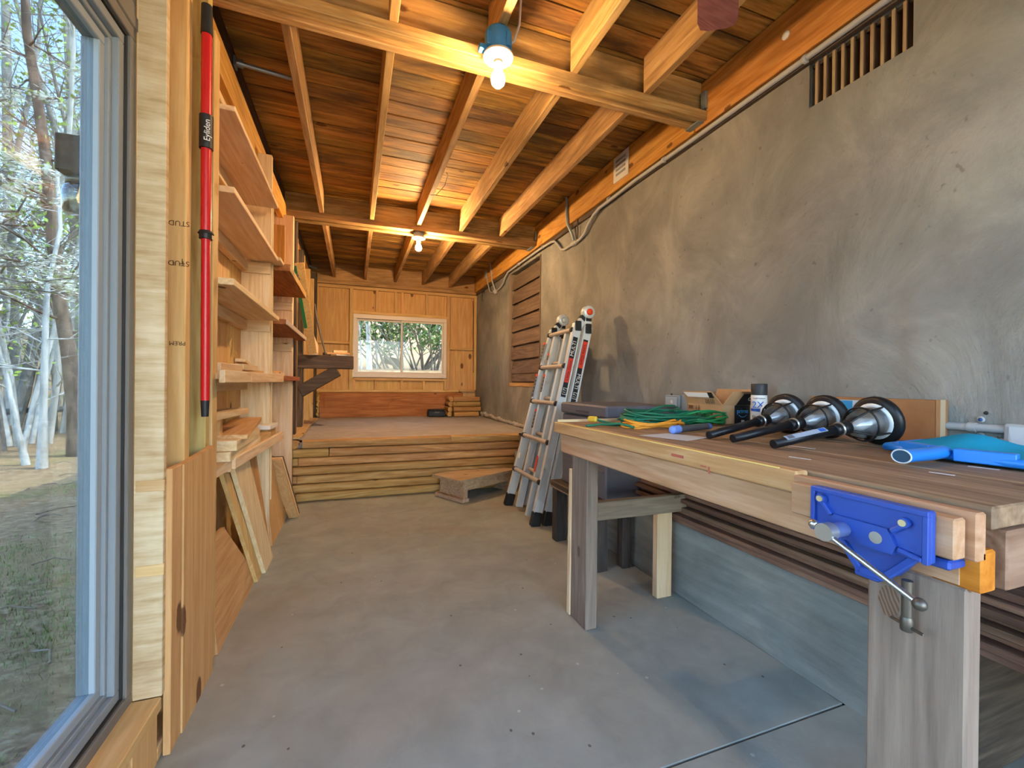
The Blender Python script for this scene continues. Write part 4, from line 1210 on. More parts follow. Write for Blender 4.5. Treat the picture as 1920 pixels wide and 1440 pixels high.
# three caged lamps lying on the bench
def cage_lamp(tip, rim, label, sticker):
    tip, rim = Vector(tip), Vector(rim)
    t = thing('cage_lamp', label, 'lamp', (rim.x, rim.y, ZB), 'caged dock lamps lying on the workbench')
    ax = (rim - tip); L = ax.length; ax.normalize()
    def at(u): return tip + ax * u
    b = B(); b.lathe([(.0115, 0), (.0135, 0), (.0135, L - .165), (.0125, L - .165)], tip, ax, 16); b.add([], []); tu = b.out('tube', M_blackm, t)
    b = B(); b.cyl(at(.0005), at(.003), .0118, n=14); b.out('tube_plug', plain('worn_end', '#5e554d', .8), t)
    b = B(); b.lathe([(.0135, L - .172), (.019, L - .172), (.019, L - .150), (.015, L - .148), (.019, L - .14), (.021, L - .118), (.016, L - .112)], tip, ax, 18); b.out('collar', M_blackm, t)
    b = B(); b.lathe([(.014, L - .155), (.022, L - .150), (.022, L - .148), (.014, L - .146)], tip, ax, 18); b.out('collar_ring', M_bolt, t)
    b = B(); b.lathe([(.016, L - .112), (.030, L - .096), (.045, L - .068), (.047, L - .05), (.047, L - .012)], tip, ax, 24); b.out('glass_globe', M_glass_lamp, t)
    b = B(); b.lathe([(.048, L - .014), (.056, L - .013), (.058, L - .006), (.048, L - .004)], tip, ax, 28); b.out('glass_ring', M_alu, t)
    b = B(); b.lathe([(.050, L - .010), (.068, L - .009), (.076, L - .002), (.076, L + .010), (.070, L + .014), (.0, L + .014)], tip, ax, 32); b.out('base_flange', M_blackm, t)
    u, w = B.frame(ax)
    for k in range(4):
        a = k * PI / 2 + .6; d = u * math.cos(a) + w * math.sin(a)
        b = B(); b.tube([at(L - .118) + d * .018, at(L - .098) + d * .034, at(L - .068) + d * .051, at(L - .045) + d * .053, at(L - .006) + d * .056], .003, 6); b.out('cage_bar', M_blackm, t)
    b = B(); b.tube([at(L - .062) + (u * math.cos(k * PI / 12) + w * math.sin(k * PI / 12)) * .052 for k in range(24)], .003, 6, closed=True); b.out('cage_ring', M_blackm, t)
    b = B(); b.lathe([(.0, L - .0085), (.046, L - .0085), (.046, L - .0065), (.0, L - .0065)], tip, ax, 24); b.out('brightening_disc', plain('brightening_disc', '#b9bdc0', .35, .3), t)  # pale disc added behind the globe so the glass looks lighter
    b = B(); b.lathe([(.0, L - .10), (.012, L - .095), (.020, L - .07), (.018, L - .045), (.010, L - .02), (.012, L)], tip, ax, 14); b.out('lamp_bulb', plain('clear_bulb', '#c8ccd0', .15, 0, .6), t)
    if sticker:
        n_ = (Vector((0, 0, 1)) * .85 - Vector((.15, .5, 0))).normalized(); n_ = (n_ - ax * n_.dot(ax)).normalized()
        R = Matrix((ax, n_.cross(ax), n_)).transposed()
        b = B(); b.obox(at(.115) + n_ * .0128, (.15, .016, .002), R, 0); sk = b.out('sticker', plain('grey_label', '#9aa6b8', .5), t)
        b = B(); b.obox(at(.175) + n_ * .0135, (.022, .012, .0015), R, 0); b.out('sticker_oval', M_txtb, sk)
        b = B(); b.obox(at(.058) + n_ * .0135, (.022, .012, .0015), R, 0); b.out('sticker_code', plain('label_code', '#5e6470', .6), sk)
zt = ZB + .0145; zr = ZB + .077
cage_lamp((1.122, 1.142, zt), (1.535, 1.185, zr), 'caged lamp lying farthest along the bench, by the spray can', False)
cage_lamp((1.128, 1.050, zt), (1.535, 1.040, zr), 'caged lamp lying between the other two on the bench', False)
cage_lamp((1.139, .918, zt), (1.530, .882, zr), 'caged lamp with a grey sticker on its tube, beside the blue skimmer', True)

# opened carton
cb = thing('carton', 'small opened cardboard carton with raised flaps', 'box', (1.70, 1.66, ZB))
X0, X1, YA, YB_, H_ = 1.615, 1.79, 1.565, 1.79, .088
def panel(n, pts, th, m=M_cardb):
    a, b_, c_ = [Vector(p) for p in pts[:3]]; nv = (b_ - a).cross(c_ - a).normalized() * th
    bb = B(); bb.prism(pts, nv); return bb.out(n, m, cb)
panel('side', [(X0, YA, ZB), (X0, YB_, ZB), (X0, YB_, ZB + H_), (X0, YA, ZB + H_)], .003)
panel('side', [(X1, YA, ZB), (X1, YB_, ZB), (X1, YB_, ZB + H_), (X1, YA, ZB + H_)], .003)
e1 = panel('side', [(X0, YA, ZB), (X1, YA, ZB), (X1, YA, ZB + H_), (X0, YA, ZB + H_)], .003)
panel('side', [(X0, YB_, ZB), (X1, YB_, ZB), (X1, YB_, ZB + H_), (X0, YB_, ZB + H_)], .003)
panel('bottom', [(X0, YA, ZB + .001), (X1, YA, ZB + .001), (X1, YB_, ZB + .001), (X0, YB_, ZB + .001)], .002)
f1 = panel('flap', [(X0, YA, ZB + H_), (X0, YB_, ZB + H_), (X0 - .02, YB_ + .01, ZB + H_ + .062), (X0 - .02, YA - .0 + .045, ZB + H_ + .062)], .003)
panel('flap', [(X1, YA, ZB + H_), (X1, YB_, ZB + H_), (X1 + .02, YB_, ZB + H_ + .075), (X1 + .02, YA, ZB + H_ + .075)], .003)
f2 = panel('flap', [(X0, YA, ZB + H_), (X1, YA, ZB + H_), (X1, YA - .03, ZB + H_ + .065), (X0 + .03, YA - .03, ZB + H_ + .065)], .003)
panel('flap', [(X0, YB_, ZB + H_), (X1, YB_, ZB + H_), (X1, YB_ + .03, ZB + H_ + .06), (X0, YB_ + .03, ZB + H_ + .06)], .003)
bb = B(); bb.prism([(X0 - .0125, YB_ - .02, ZB + H_ + .036), (X0 - .0195, YB_ + .003, ZB + H_ + .057), (X0 - .0195, YA + .075, ZB + H_ + .057), (X0 - .0125, YA + .066, ZB + H_ + .036)], (-.003, 0, -.001)); bb.out('shipping_label', M_txtw, f1)
bb = B(); bb.prism([(X0 - .0125, YA + .063, ZB + H_ + .034), (X0 - .0195, YA + .072, ZB + H_ + .059), (X0 - .0195, YA + .046, ZB + H_ + .059), (X0 - .0125, YA + .036, ZB + H_ + .034)], (-.003, 0, -.001)); bb.out('tape_end', M_txtk, f1)
for k in range(6):
    bb = B(); bb.obox((X0 - .0055, YA + .045 + k * .010, ZB + H_ + .016), (.0012, .0025, .022), Matrix.Rotation(-.3, 3, 'Y'), 0); bb.out('barcode_bar', M_txtk, f1)
bb = B(); bb.box(X0 + .072, X0 + .165, YA - .0052, YA - .0032, ZB + .001, ZB + H_, 0); tp = bb.out('tape', M_txtk, e1)
bb = B(); bb.prism([(X0 + .078, YA - .0055, ZB + H_ + .002), (X0 + .165, YA - .0055, ZB + H_ + .002), (X0 + .165, YA - .0315, ZB + H_ + .055), (X0 + .10, YA - .0315, ZB + H_ + .055)], (0, -.0015, -.0008)); tp2 = bb.out('tape', M_txtk, f2)
text('lettering', 'prime', .030, plain('prime_blue', '#4aa3dc', .6), tp, basis((X0 + .119, YA - .0058, ZB + .060), (1, 0, 0), (0, -1, 0)))
bb = B(); bb.tube([(X0 + .095, YA - .0058, ZB + .042), (X0 + .107, YA - .0058, ZB + .034), (X0 + .12, YA - .0058, ZB + .032), (X0 + .134, YA - .0058, ZB + .035), (X0 + .144, YA - .0058, ZB + .042)], .0018, 5); bb.out('smile_mark', plain('prime_blue', '#4aa3dc', .6), tp)
bb = B(); bb.box(X0 + .112, X0 + .130, YA - .0062, YA - .0052, ZB + .006, ZB + .018, 0); bb.out('tape_icon', M_txtw, tp)
bb = B(); bb.box(X0 - .0045, X0 - .003, YB_ - .045, YB_ - .015, ZB + .062, ZB + .080, 0); bb.out('carton_mark', plain('print_brown', '#6f4a2c', .8), cb)
bb = B(); bb.prism([(X0 - .004, YB_ - .062, ZB + .062), (X0 - .004, YB_ - .070, ZB + .062), (X0 - .004, YB_ - .066, ZB + .082)], (-.001, 0, 0)); bb.prism([(X0 - .004, YB_ - .080, ZB + .062), (X0 - .004, YB_ - .088, ZB + .062), (X0 - .004, YB_ - .084, ZB + .082)], (-.001, 0, 0)); bb.out('carton_arrow', plain('print_brown', '#6f4a2c', .8), cb)
text('lettering', 'C', .028, M_txtw, tp2, basis((X0 + .145, YA - .0215, ZB + H_ + .030), (1, 0, 0), (0, -.88, -.47)))

# spray can and a roll of white tape
cx, cy = 1.715, 1.455
sp = thing('spray_can', 'white spray paint can with a black cap', 'spray can', (cx, cy, ZB))
b = B(); b.lathe([(.030, ZB), (.033, ZB + .003), (.033, ZB + .135), (.0305, ZB + .142)], (cx, cy, 0), n=28); cn = b.out('can', M_white, sp)
b = B(); b.lathe([(.0325, ZB + .140), (.033, ZB + .142), (.033, ZB + .188), (.0315, ZB + .191), (.0, ZB + .191)], (cx, cy, 0), n=28); b.out('cap', plain('cap_black', '#2b2d31', .5), sp)
nd = Vector((-cx, -cy, 0)).normalized(); rd = Vector((0, 0, 1)).cross(nd)
def on_can(s_, size, z, m, off=0): text('lettering', s_, size, m, cn, basis(Vector((cx, cy, z)) + nd * .0335 + rd * off, rd, nd))
b = B()
for i in range(10):
    a0, a1 = (math.radians(-70 + 14 * i), math.radians(-56 + 14 * i))
    q = [Vector((cx, cy, z_)) + nd * (.0333 * math.cos(a)) + rd * (.0333 * math.sin(a)) for a, z_ in ((a0, ZB + .066 - .004 * math.sin(a0)), (a1, ZB + .066), (a1, ZB + .080), (a0, ZB + .080))]
    b.add(q, [(0, 1, 2, 3)])
b.out('label_band', M_txtb, cn)
on_can('2X', .040, ZB + .096, M_txtb, -.004); on_can('FLAT', .018, ZB + .043, M_txtk, -.006); on_can('RUST-OLEUM', .008, ZB + .125, M_txtk)
t = B(); t.lathe([(.012, 0), (.029, 0), (.030, .002), (.030, .016), (.029, .018), (.012, .018), (.012, 0)], (1.688, 1.385, ZB + .072), (-.75, -.55, .1), 28)
t.out('tape_roll', plain('roll_white', '#dedcd6', .5), None, 'small white roll leaning on the spray can', 'roll')
rg = B(); vs = []
for i in range(15):
    for j in range(9):
        u, w = i / 14, j / 8
        vs.append((1.60 + .11 * u, 1.30 + .10 * w, ZB + .004 + .034 * math.sin(PI * u) * math.sin(PI * w) * (1 + .5 * noise.noise(Vector((u * 5, w * 5, 0))))))
rg.add(vs, [(i * 9 + j, (i + 1) * 9 + j, (i + 1) * 9 + j + 1, i * 9 + j + 1) for i in range(14) for j in range(8)], True)
rg.out('rag', plain('grey_rag', '#6d665f', .9, 0, .1), None, 'crumpled grey rag behind the farthest caged lamp', 'rag')

# long carton against the wall
lc = thing('carton', 'long flat brown cardboard carton standing against the wall', 'box', (1.79, 1.03, ZB))
B().box(1.757, 1.815, .842, 1.25, ZB, 1.008, .002).out('body', M_cardb2, lc)
B().box(1.756, 1.8165, .8405, .843, ZB + .001, 1.009, .001).out('end_flap', M_cardb2, lc)
B().box(1.776, 1.802, .8392, .8408, ZB + .001, 1.0095, .0005).out('tape_strip', plain('pale_tape', '#b29c80', .5), lc)
lb = B().box(1.7555, 1.7575, .99, 1.155, ZB + .02, .998, .0003).out('picture_label', plain('label_pale', '#b8c2c8', .5), lc)
B().box(1.7548, 1.7560, 1.09, 1.153, ZB + .022, .996, .0003).out('picture_print', plain('print_cyan', '#2f8fc4', .5), lb)
for k in range(4): B().box(1.7548, 1.7560, 1.0, 1.06, ZB + .06 + k * .018, ZB + .066 + k * .018, 0).out('printed_line', M_txtk, lb)

# pool skimmer net
sk = thing('pool_skimmer', 'flat blue pool skimmer net with an oval handle socket', 'skimmer', (1.6, .62, ZB))
b = B(); pts = [(1.20, .638, ZB + .022), (1.30, .640, ZB + .022), (1.375, .645, ZB + .024)]
b.tube(pts, .020, 18, cap=False, flat=.78); b.out('socket', M_skim, sk)
b = B(); b.tube([(1.20, .638, ZB + .022), (1.199, .638, ZB + .022)], .0205, 18, flat=.78); b.out('socket_mouth', plain('socket_dark', '#274a66', .6), sk)
b = B(); b.tube([Vector((1.1995, .638, ZB + .022)) + Vector((0, math.cos(a * PI / 10) * .0195, math.sin(a * PI / 10) * .0155)) for a in range(20)], .0018, 6, closed=True); b.out('socket_lip', plain('lip_white', '#cfdbe4', .4), sk)
rim_ = [(1.395, .775, ZB + .018), (1.385, .70, ZB + .016), (1.375, .60, ZB + .016), (1.385, .48, ZB + .016), (1.40, .36, ZB + .016), (1.60, .33, ZB + .016), (1.78, .37, ZB + .016), (1.795, .55, ZB + .016), (1.79, .72, ZB + .018), (1.60, .80, ZB + .018)]
b = B(); b.tube(rim_, .011, 10, closed=True, flat=1.0); b.out('rim', M_skim, sk)
b = B(); b.bar((1.37, .66, ZB + .022), (1.40, .74, ZB + .022), .03, .03); b.bar((1.37, .62, ZB + .022), (1.39, .52, ZB + .022), .03, .03); b.out('yoke', M_skim, sk)
vs = []; nn = 20
for i in range(nn + 1):
    for j in range(nn + 1):
        u, w = i / nn, j / nn
        x = 1.385 + .40 * u; y = .785 - .44 * w
        hgt = .030 * math.exp(-((u - .55) ** 2) / .06 - ((w - .22) ** 2) / .03) + .004 * math.sin(PI * u)
        vs.append((x, y, ZB + .021 + hgt + .004 * noise.noise(Vector((u * 6, w * 6, 1)))))
b = B(); b.add(vs, [(i * (nn + 1) + j, i * (nn + 1) + j + 1, (i + 1) * (nn + 1) + j + 1, (i + 1) * (nn + 1) + j) for i in range(nn) for j in range(nn)], True); b.out('net', M_net, sk)

# wiring on the wall above the bench
t = thing('outlet_box', 'grey weatherproof outlet box with conduits on the wall above the skimmer', 'outlet', (1.81, .66, .87))
B().box(1.795, XW + .006, .56, .703, .872, .945, .004).out('box', M_conduit, t)
b = B(); b.prism([(1.782, .58, .880), (1.782, .68, .880), (1.786, .69, .90), (1.790, .69, .937), (1.790, .58, .937)], (.012, 0, 0)); b.out('cover', plain('cover_grey', '#b4b8bd', .4), t)
b = B(); b.cyl((1.816, .70, .927), (1.816, .84, .925), .0125, n=14); b.cyl((1.816, .77, .926), (1.816, .79, .926), .015, n=14); b.out('conduit_pipe', M_conduit, t)
b = B(); b.tube([(1.816, .70, .886), (1.816, .735, .887), (1.818, .752, .887), (1.835, .76, .887)], .0125, 12); b.cyl((1.816, .722, .886), (1.816, .745, .887), .0155, n=14); b.out('conduit_elbow', M_conduit, t)
for dz in (-.025, .025):
    b = B(); b.lathe([(.0, 0), (.010, 0), (.010, .004), (.0, .006)], (XW - .002, .765, .926 + dz), (-1, 0, 0), n=14); cp = b.out('clamp_ear', M_conduit, t)
    b = B(); b.lathe([(.0, 0), (.0062, 0), (.0055, .003), (.0, .004)], (XW - .006, .765, .926 + dz), (-1, 0, 0), n=6); b.out('blue_screw', plain('screw_blue2', '#224b86', .5), cp)
b = B(); b.lathe([(.0, 0), (.006, 0), (.005, .002), (.0, .002)], (XW - .001, .755, .972), (-1, 0, 0), n=8); b.out('wall_hole', M_black, wr)
t = thing('switch_box', 'grey electrical switch box on the wall behind the green cords', 'switch', (1.80, 2.10, .90))
B().box(1.785, XW + .004, 2.045, 2.17, .90, .985, .004).out('box', plain('switch_grey', '#8f9ba3', .45), t)
B().box(1.776, 1.786, 2.06, 2.155, .915, .972, .004).out('cover', plain('switch_cover', '#a3afb6', .4), t)
B().box(1.770, 1.777, 2.09, 2.105, .935, .955, .002).out('lever', M_white, t)
B().box(1.80, XW + .004, 1.985, 2.045, .895, .99, .004).out('side_box', plain('switch_grey', '#8f9ba3', .45), t)
b = B(); b.cyl((1.81, 2.0, .985), (1.81, 2.0, 1.0), .006, n=8); b.cyl((1.81, 2.14, .98), (1.81, 2.14, .995), .006, n=8); b.out('cable_gland', M_black, t)
B().box(1.80, XW + .004, 1.93, 1.985, .88, .925, .004).out('side_box', M_conduit, t)

# ================================================================== LADDER
ld = thing('folding_ladder', 'folded aluminium articulated ladder leaning on the wall', 'ladder', (1.33, 3.2, 0))
FN0, FN1 = V(1.262, 2.925, .045), V(1.588, 2.925, 1.50)      # near front rail
RN0, RN1 = V(1.352, 2.912, .045), V(1.668, 2.912, 1.48)      # near rear rail
FF0, FF1 = V(1.262, 3.50, .045), V(1.604, 3.375, 1.50)       # far front rail (flared)
RF0, RF1 = V(1.360, 3.47, .045), V(1.684, 3.385, 1.48)
nrm = V(-.975, 0, .22)
def rail(n, p0, p1, w=.030, d=.066, m=M_alu):
    b = B()
    ax = (p1 - p0).normalized(); up = nrm - ax * nrm.dot(ax); up.normalize(); sd = ax.cross(up)
    b.bar(p0, p1, w, d * .92, up, .002)
    for s in (-1, 1): b.bar(p0 + up * (s * d * .46) , p1 + up * (s * d * .46), w * 1.25, d * .10, up, .001)
    return b.out(n, m, ld)
rfn = rail('rail', FN0, FN1); rrn = rail('rail', RN0, RN1); rail('rail', FF0, FF1); rail('rail', RF0, RF1)
rail('inner_rail', V(1.268, 3.075, .03), V(1.580, 3.055, 1.44), .026, .056); rail('inner_rail', V(1.285, 3.33, .03), V(1.590, 3.275, 1.44), .026, .056)
rail('inner_rail', V(1.345, 3.06, .03), V(1.655, 3.04, 1.42), .026, .05); rail('inner_rail', V(1.345, 3.36, .03), V(1.655, 3.29, 1.42), .026, .05)
for p0, p1 in ((FN0, FN1), (RN0, RN1), (FF0, FF1), (RF0, RF1)):
    ax = (p1 - p0).normalized(); b = B(); b.bar(p0 - ax * .048 , p0 + ax * .06, .042, .080, nrm, .008); b.out('rubber_foot', M_black, ld)
M_rung = plain('rung', '#b8ada2', .5, .25)
def on(p0, p1, z):
    u = (z - p0.z) / (p1.z - p0.z); return p0.lerp(p1, u)
for z in (.315, .605, .895, 1.18, 1.455):
    a, c = on(FN0, FN1, z) + V(-.025, .01, 0), on(FF0, FF1, z) + V(-.025, -.006, 0)
    b = B(); b.tube([a, c], .018, 12, flat=1.0); rg_ = b.out('rung', M_rung, ld)
    for q in (a, c):
        d = (c - a).normalized(); b = B(); b.cyl(q - d * .014, q + d * .014, .0225, n=12); b.out('rung_cap', M_black, rg_)
    if z < 1.4:
        a2, c2 = V(on(FN0, FN1, z + .03).x + .022, 3.06, z + .03), V(on(FN0, FN1, z + .03).x + .03, 3.30, z + .03)
        b = B(); b.cyl(a2, c2, .016, n=10); b.out('inner_rung', M_rung, ld)
        a2, c2 = on(RN0, RN1, z) + V(.02, .02, 0), on(RF0, RF1, z) + V(.02, -.01, 0)
        b = B(); b.cyl(a2, c2, .016, n=10); b.out('rear_rung', M_rung, ld)
for (hp, col, f1_, r1_) in ((V(1.672, 2.918, 1.592), plain('orange_knob', '#e0481c', .5), FN1, RN1), (V(1.690, 3.38, 1.592), M_alu, FF1, RF1)):
    b = B(); b.lathe([(.0, -.028), (.040, -.028), (.050, -.022), (.050, .022), (.040, .028), (.0, .028)], hp, (0, 1, 0), 28); hg = b.out('hinge', M_alu, ld)
    b = B(); b.lathe([(.0, -.042), (.018, -.042), (.025, -.034), (.025, -.028)], hp, (0, 1, 0), 18); b.out('hinge_knob', col, hg)
    for e in (f1_, r1_):
        b = B(); b.bar(e - V(0, 0, .03), e + (hp - e) * .8, .036, .058, nrm, .006); b.out('hinge_arm', M_alu, hg)
        b = B(); b.bar(e + (hp - e) * .35, e + (hp - e) * .62, .040, .050, nrm, .004); b.out('hinge_grip', M_black, hg)
        b = B(); b.obox(e + V(-.002, -.018, -.015), (.050, .018, .075), None, .012); b.out('lock_tab', M_black, hg)
# printed rail labels
def rail_label(par, p0, p1, u0, u1, m, w=.040, off=-.0165):
    a, c = p0.lerp(p1, u0), p0.lerp(p1, u1); o = V(0, off, 0)
    b = B(); b.bar(a + o, c + o, .0012, w, nrm, 0); return b.out('rail_label', m, par)
def rail_text(par, p0, p1, u, s, size, m, flip=False, off=-.0178):
    ax = (p1 - p0).normalized() * (-1 if flip else 1)
    text('lettering', s, size, m, par, basis(p0.lerp(p1, u) + V(0, off, 0), ax, (0, -1, 0)))
l_ = rail_label(rfn, FN0, FN1, .62, .93, M_txtk)
l2_ = rail_label(l_, FN0, FN1, .695, .82, plain('label_red', '#d63a20', .5), .036, -.0176)
rail_text(l_, FN0, FN1, .87, 'MULTI', .042, M_txtw); rail_text(l_, FN0, FN1, .757, 'Little Giant', .034, M_txtk, off=-.0186)
rail_text(l_, FN0, FN1, .650, '[17]', .034, M_txtw)
l_ = rail_label(rrn, RN0, RN1, .60, .93, M_txtk)
rail_label(l_, RN0, RN1, .78, .92, plain('label_red', '#d63a20', .5), .036, -.0176)
rail_text(l_, RN0, RN1, .85, 'Little Giant', .034, M_txtk, True, -.0186); rail_text(l_, RN0, RN1, .71, 'MULTI', .042, M_txtw, True); rail_text(l_, RN0, RN1, .635, '[17]', .034, M_txtw)
# warning stickers on the faces of the inner and far rails
def face_label(p, L, w, m, top=True):
    ax = (FN1 - FN0).normalized(); side = V(0, 1, 0); nn_ = side.cross(ax).normalized()
    if nn_.x > 0: nn_ = -nn_
    R = Matrix((ax, side, nn_)).transposed()
    b = B(); b.obox(Vector(p), (L, w, .0015), R, 0); o_ = b.out('warning_label', m, ld)
    if top:
        b = B(); b.obox(Vector(p) + ax * (L / 2 - .012) - V(.001, 0, 0), (.022, w, .0015), R, 0); b.out('label_header', M_txtr, o_)
        for k in range(int(L / .03) - 1):
            b = B(); b.obox(Vector(p) + ax * (L / 2 - .045 - k * .03) - V(.001, 0, 0), (.012, w * .7, .0012), R, 0); b.out('printed_line', plain('label_mid', '#74797e', .6), o_)
    return o_
M_lab = plain('label_grey', '#3f444a', .6)
def fx_(y, z):       # front face of the rails at height z
    u = (z - FN0.z) / (FN1.z - FN0.z); return V(FN0.x + (FN1.x - FN0.x) * u - .036, y, z)
face_label(fx_(3.40, 1.315), .17, .036, M_lab); face_label(fx_(3.41, 1.03), .20, .036, M_lab)
face_label(fx_(3.27, 1.05) + V(.008, 0, 0), .15, .032, M_lab); face_label(fx_(3.28, 1.27) + V(.008, 0, 0), .06, .03, M_lab); face_label(fx_(3.29, .76) + V(.008, 0, 0), .16, .03, M_lab)
face_label(fx_(3.41, .44), .045, .026, M_txtw, False)
b = B(); b.bar(fx_(3.065, .37) + V(.006, 0, 0), fx_(3.065, .49) + V(.006, 0, 0), .024, .002, nrm, 0); b.out('warning_label', M_txtr, ld)

# ================================================================== STEP AND PLATFORM THINGS
sp_ = thing('step_stool', 'low weathered wooden step in front of the timber wall', 'step', (1.17, 3.9, 0))
A_, C_ = V(.885, 3.66, 0), V(1.50, 3.99, 0)
d_ = (C_ - A_).normalized(); q_ = V(-d_.y, d_.x, 0) * .40
Wst = lambda a: wood('step_wood', '#9c8266', '#b59c7e', '#c8b196', a, .2, .08)
def slab_(n, c0, c1, dep0, dep1, z0, z1, a='x'):
    """box along the step direction from c0 to c1 (0..1) and depth dep0..dep1 (0..1)"""
    p = A_.lerp(C_, c0) + q_ * dep0; r = A_.lerp(C_, c1) + q_ * dep0; s2 = q_ * (dep1 - dep0)
    b = B(); b.prism([p + V(0, 0, z0), r + V(0, 0, z0), r + s2 + V(0, 0, z0), p + s2 + V(0, 0, z0)], (0, 0, z1 - z0)); return b.out(n, Wst(a), sp_)
slab_('tread', -.03, 1, 0, .98, .178, .200); slab_('front_apron', .116, .97, .06, .13, .095, .177)
slab_('leg', .045, .115, .05, .16, .03, .177, 'y'); slab_('leg', .87, .94, .05, .16, .03, .177, 'y'); slab_('side_panel', .075, .10, .17, .92, .03, .177, 'y'); slab_('side_panel', .88, .91, .17, .92, .03, .177, 'y')
slab_('foot', .015, .125, .02, .98, .0, .03, 'y'); slab_('foot', .86, .97, .02, .98, .0, .03, 'y')
# four short timbers stacked in the back corner
for k in range(4):
    za = ZP + k * .075
    xa = 1.375 + (.02, .01, .0, .01)[k]
    b = timber(xa, 1.80 - (.03, .0, .01, .02)[k], 6.30 + random.uniform(-.012, .012), za, .073, None)
    b.out('landscape_timber', W_log('x'), None, ('bottom', 'second from the bottom', 'third from the bottom', 'top')[k] + ' short timber of the stack in the back corner', 'timber', 'short timbers stacked in the back corner')
for k in range(4):
    b = B(); za = ZP + k * .075 + .037; b.cyl((1.33 + .008 * k, 6.34, za), (1.33 + .008 * k, 6.63, za), .035, n=12)
    b.out('landscape_timber', W_log('y'), None, ('bottom', 'second from the bottom', 'third from the bottom', 'top')[k] + ' short round timber lying endwise beside the corner stack', 'timber', 'endwise timbers beside the corner stack')
rd_ = thing('black_case', 'small black plastic case on the raised floor against the kick board', 'case', (1.16, 6.50, ZP))
B().box(1.03, 1.285, 6.42, 6.56, ZP, ZP + .085, .012).out('case_body', M_black, rd_)
B().box(1.04, 1.275, 6.425, 6.555, ZP + .086, ZP + .105, .008).out('case_lid', M_black, rd_)
B().box(1.12, 1.195, 6.412, 6.42, ZP + .05, ZP + .075, .003).out('latch', M_dsteel, rd_)

# ================================================================== LEFT WALL SHELVES
def shelf(label, y0, y1, z, th=.022, x1=-.437, m=None, band=None, lab2=None, x0=-.648):
    t = thing('wall_shelf', label, 'shelf', ((x0 + x1) / 2, (y0 + y1) / 2, z))
    B().box(x0, x1, y0, y1, z, z + th, .002).out('board', m or W_fresh('y'), t)
    if band: B().box(x1, x1 + .02, y0 - .01, y1 + band[1], z - band[0], z + th + .003, .003).out('front_band', W_fresh('y'), t)
    return t
def cleat(par, y0, y1, z, h=.06):
    B().box(-.648, -.61, y0, y1, z - h, z - .001, .002).out('wall_cleat', W_fresh('y'), par)
s = shelf('topmost pale pine shelf of the near bay', 1.93, 2.935, 2.078, .020, -.437); cleat(s, 1.93, 3.028, 2.078)
s = shelf('second pine shelf from the top in the near bay', 1.93, 2.94, 1.765, .024, -.437); cleat(s, 1.93, 3.028, 1.765); B().box(-.64, -.49, 3.012, 3.03, 1.70, 1.765, .002).out('end_cleat', W_fresh('x'), s)
s = shelf('third pine shelf from the top in the near bay, above the scraps', 1.93, 3.0, 1.413, .026, -.437); cleat(s, 1.93, 3.028, 1.413); B().box(-.64, -.49, 3.012, 3.03, 1.345, 1.413, .002).out('end_cleat', W_fresh('x'), s)
s = shelf('pine shelf with a deep front band, carrying wood scraps', 1.90, 3.24, 1.052, .022, -.462, None, None)
B().box(-.462, -.442, 1.84, 2.27, 1.038, 1.086, .003).out('front_band', W_fresh('y'), s); B().box(-.462, -.442, 2.273, 3.24, 1.037, 1.086, .003).out('front_band', W_fresh('y'), s); cleat(s, 1.93, 3.028, 1.052)
B().box(-.648, -.60, 1.93, 3.028, 2.36, 2.40, .002).out('bay_head', W_fresh('y'), wl)
# lower work shelf with cut corner
s = thing('wall_shelf', 'low thick pine shelf piled with lumber offcuts', 'shelf', (-.55, 2.6, .67))
b = B(); b.prism([(-.648, 1.93, .668), (-.50, 1.93, .668), (-.492, 2.16, .668), (-.452, 3.20, .668), (-.648, 3.20, .668)], (0, 0, .038)); b.out('board', W_fresh('y'), s)
b = B(); b.bar((-.488, 2.165, .688), (-.446, 3.21, .688), .018, .052, c=.003); b.out('front_band', W_fresh('y'), s)
B().box(-.645, -.492, 2.148, 2.168, .655, .70, .002).out('near_cleat', W_fresh('x'), s)
# far bay shelves, red-brown
def rshelf(label, y0, y1, z, th, x1, edge=None):
    t = thing('wall_shelf', label, 'shelf', ((-.648 + x1) / 2, (y0 + y1) / 2, z))
    B().box(-.648, x1, y0, y1, z, z + th, .003).out('board', W_red('y'), t)
    if edge: B().box(x1, x1 + .006, y0, y1, z, z + th, .002).out('edge_band', edge, t)
    return t
rshelf('wide red-brown shelf high in the far bay', 3.09, 4.05, 1.745, .045, -.395, W_log('y'))
rshelf('red-brown shelf with a pale front edge in the far bay', 3.09, 4.30, 1.405, .034, -.412, plain('pale_edge', '#b9a9a0', .6))
rshelf('lowest red-brown shelf in the far bay beside the dark bracket', 3.09, 4.28, 1.045, .036, -.455)
for z in (1.36, 1.70):
    B().box(-.64, -.492, 4.03, 4.052, z - .07, z - .002, .002).out('end_cleat', W_fresh('x'), wl)
# small pale board poking out and box front above the wide red shelf
B().box(-.60, -.425, 2.955, 3.34, 1.775, 1.795, .002).out('offcut', W_fresh('y'), None, 'pale board end resting past the second shelf', 'board')
B().box(-.62, -.468, 3.42, 3.46, 1.842, 2.14, .003).out('backboard', W_ledger('z'), None, 'square pine board standing on the wide red-brown shelf', 'board')
B().box(-.62, -.475, 3.47, 3.80, 1.792, 1.832, .003).out('offcut', W_grey('y'), None, 'grey offcut lying behind the square board on the red shelf', 'offcut')
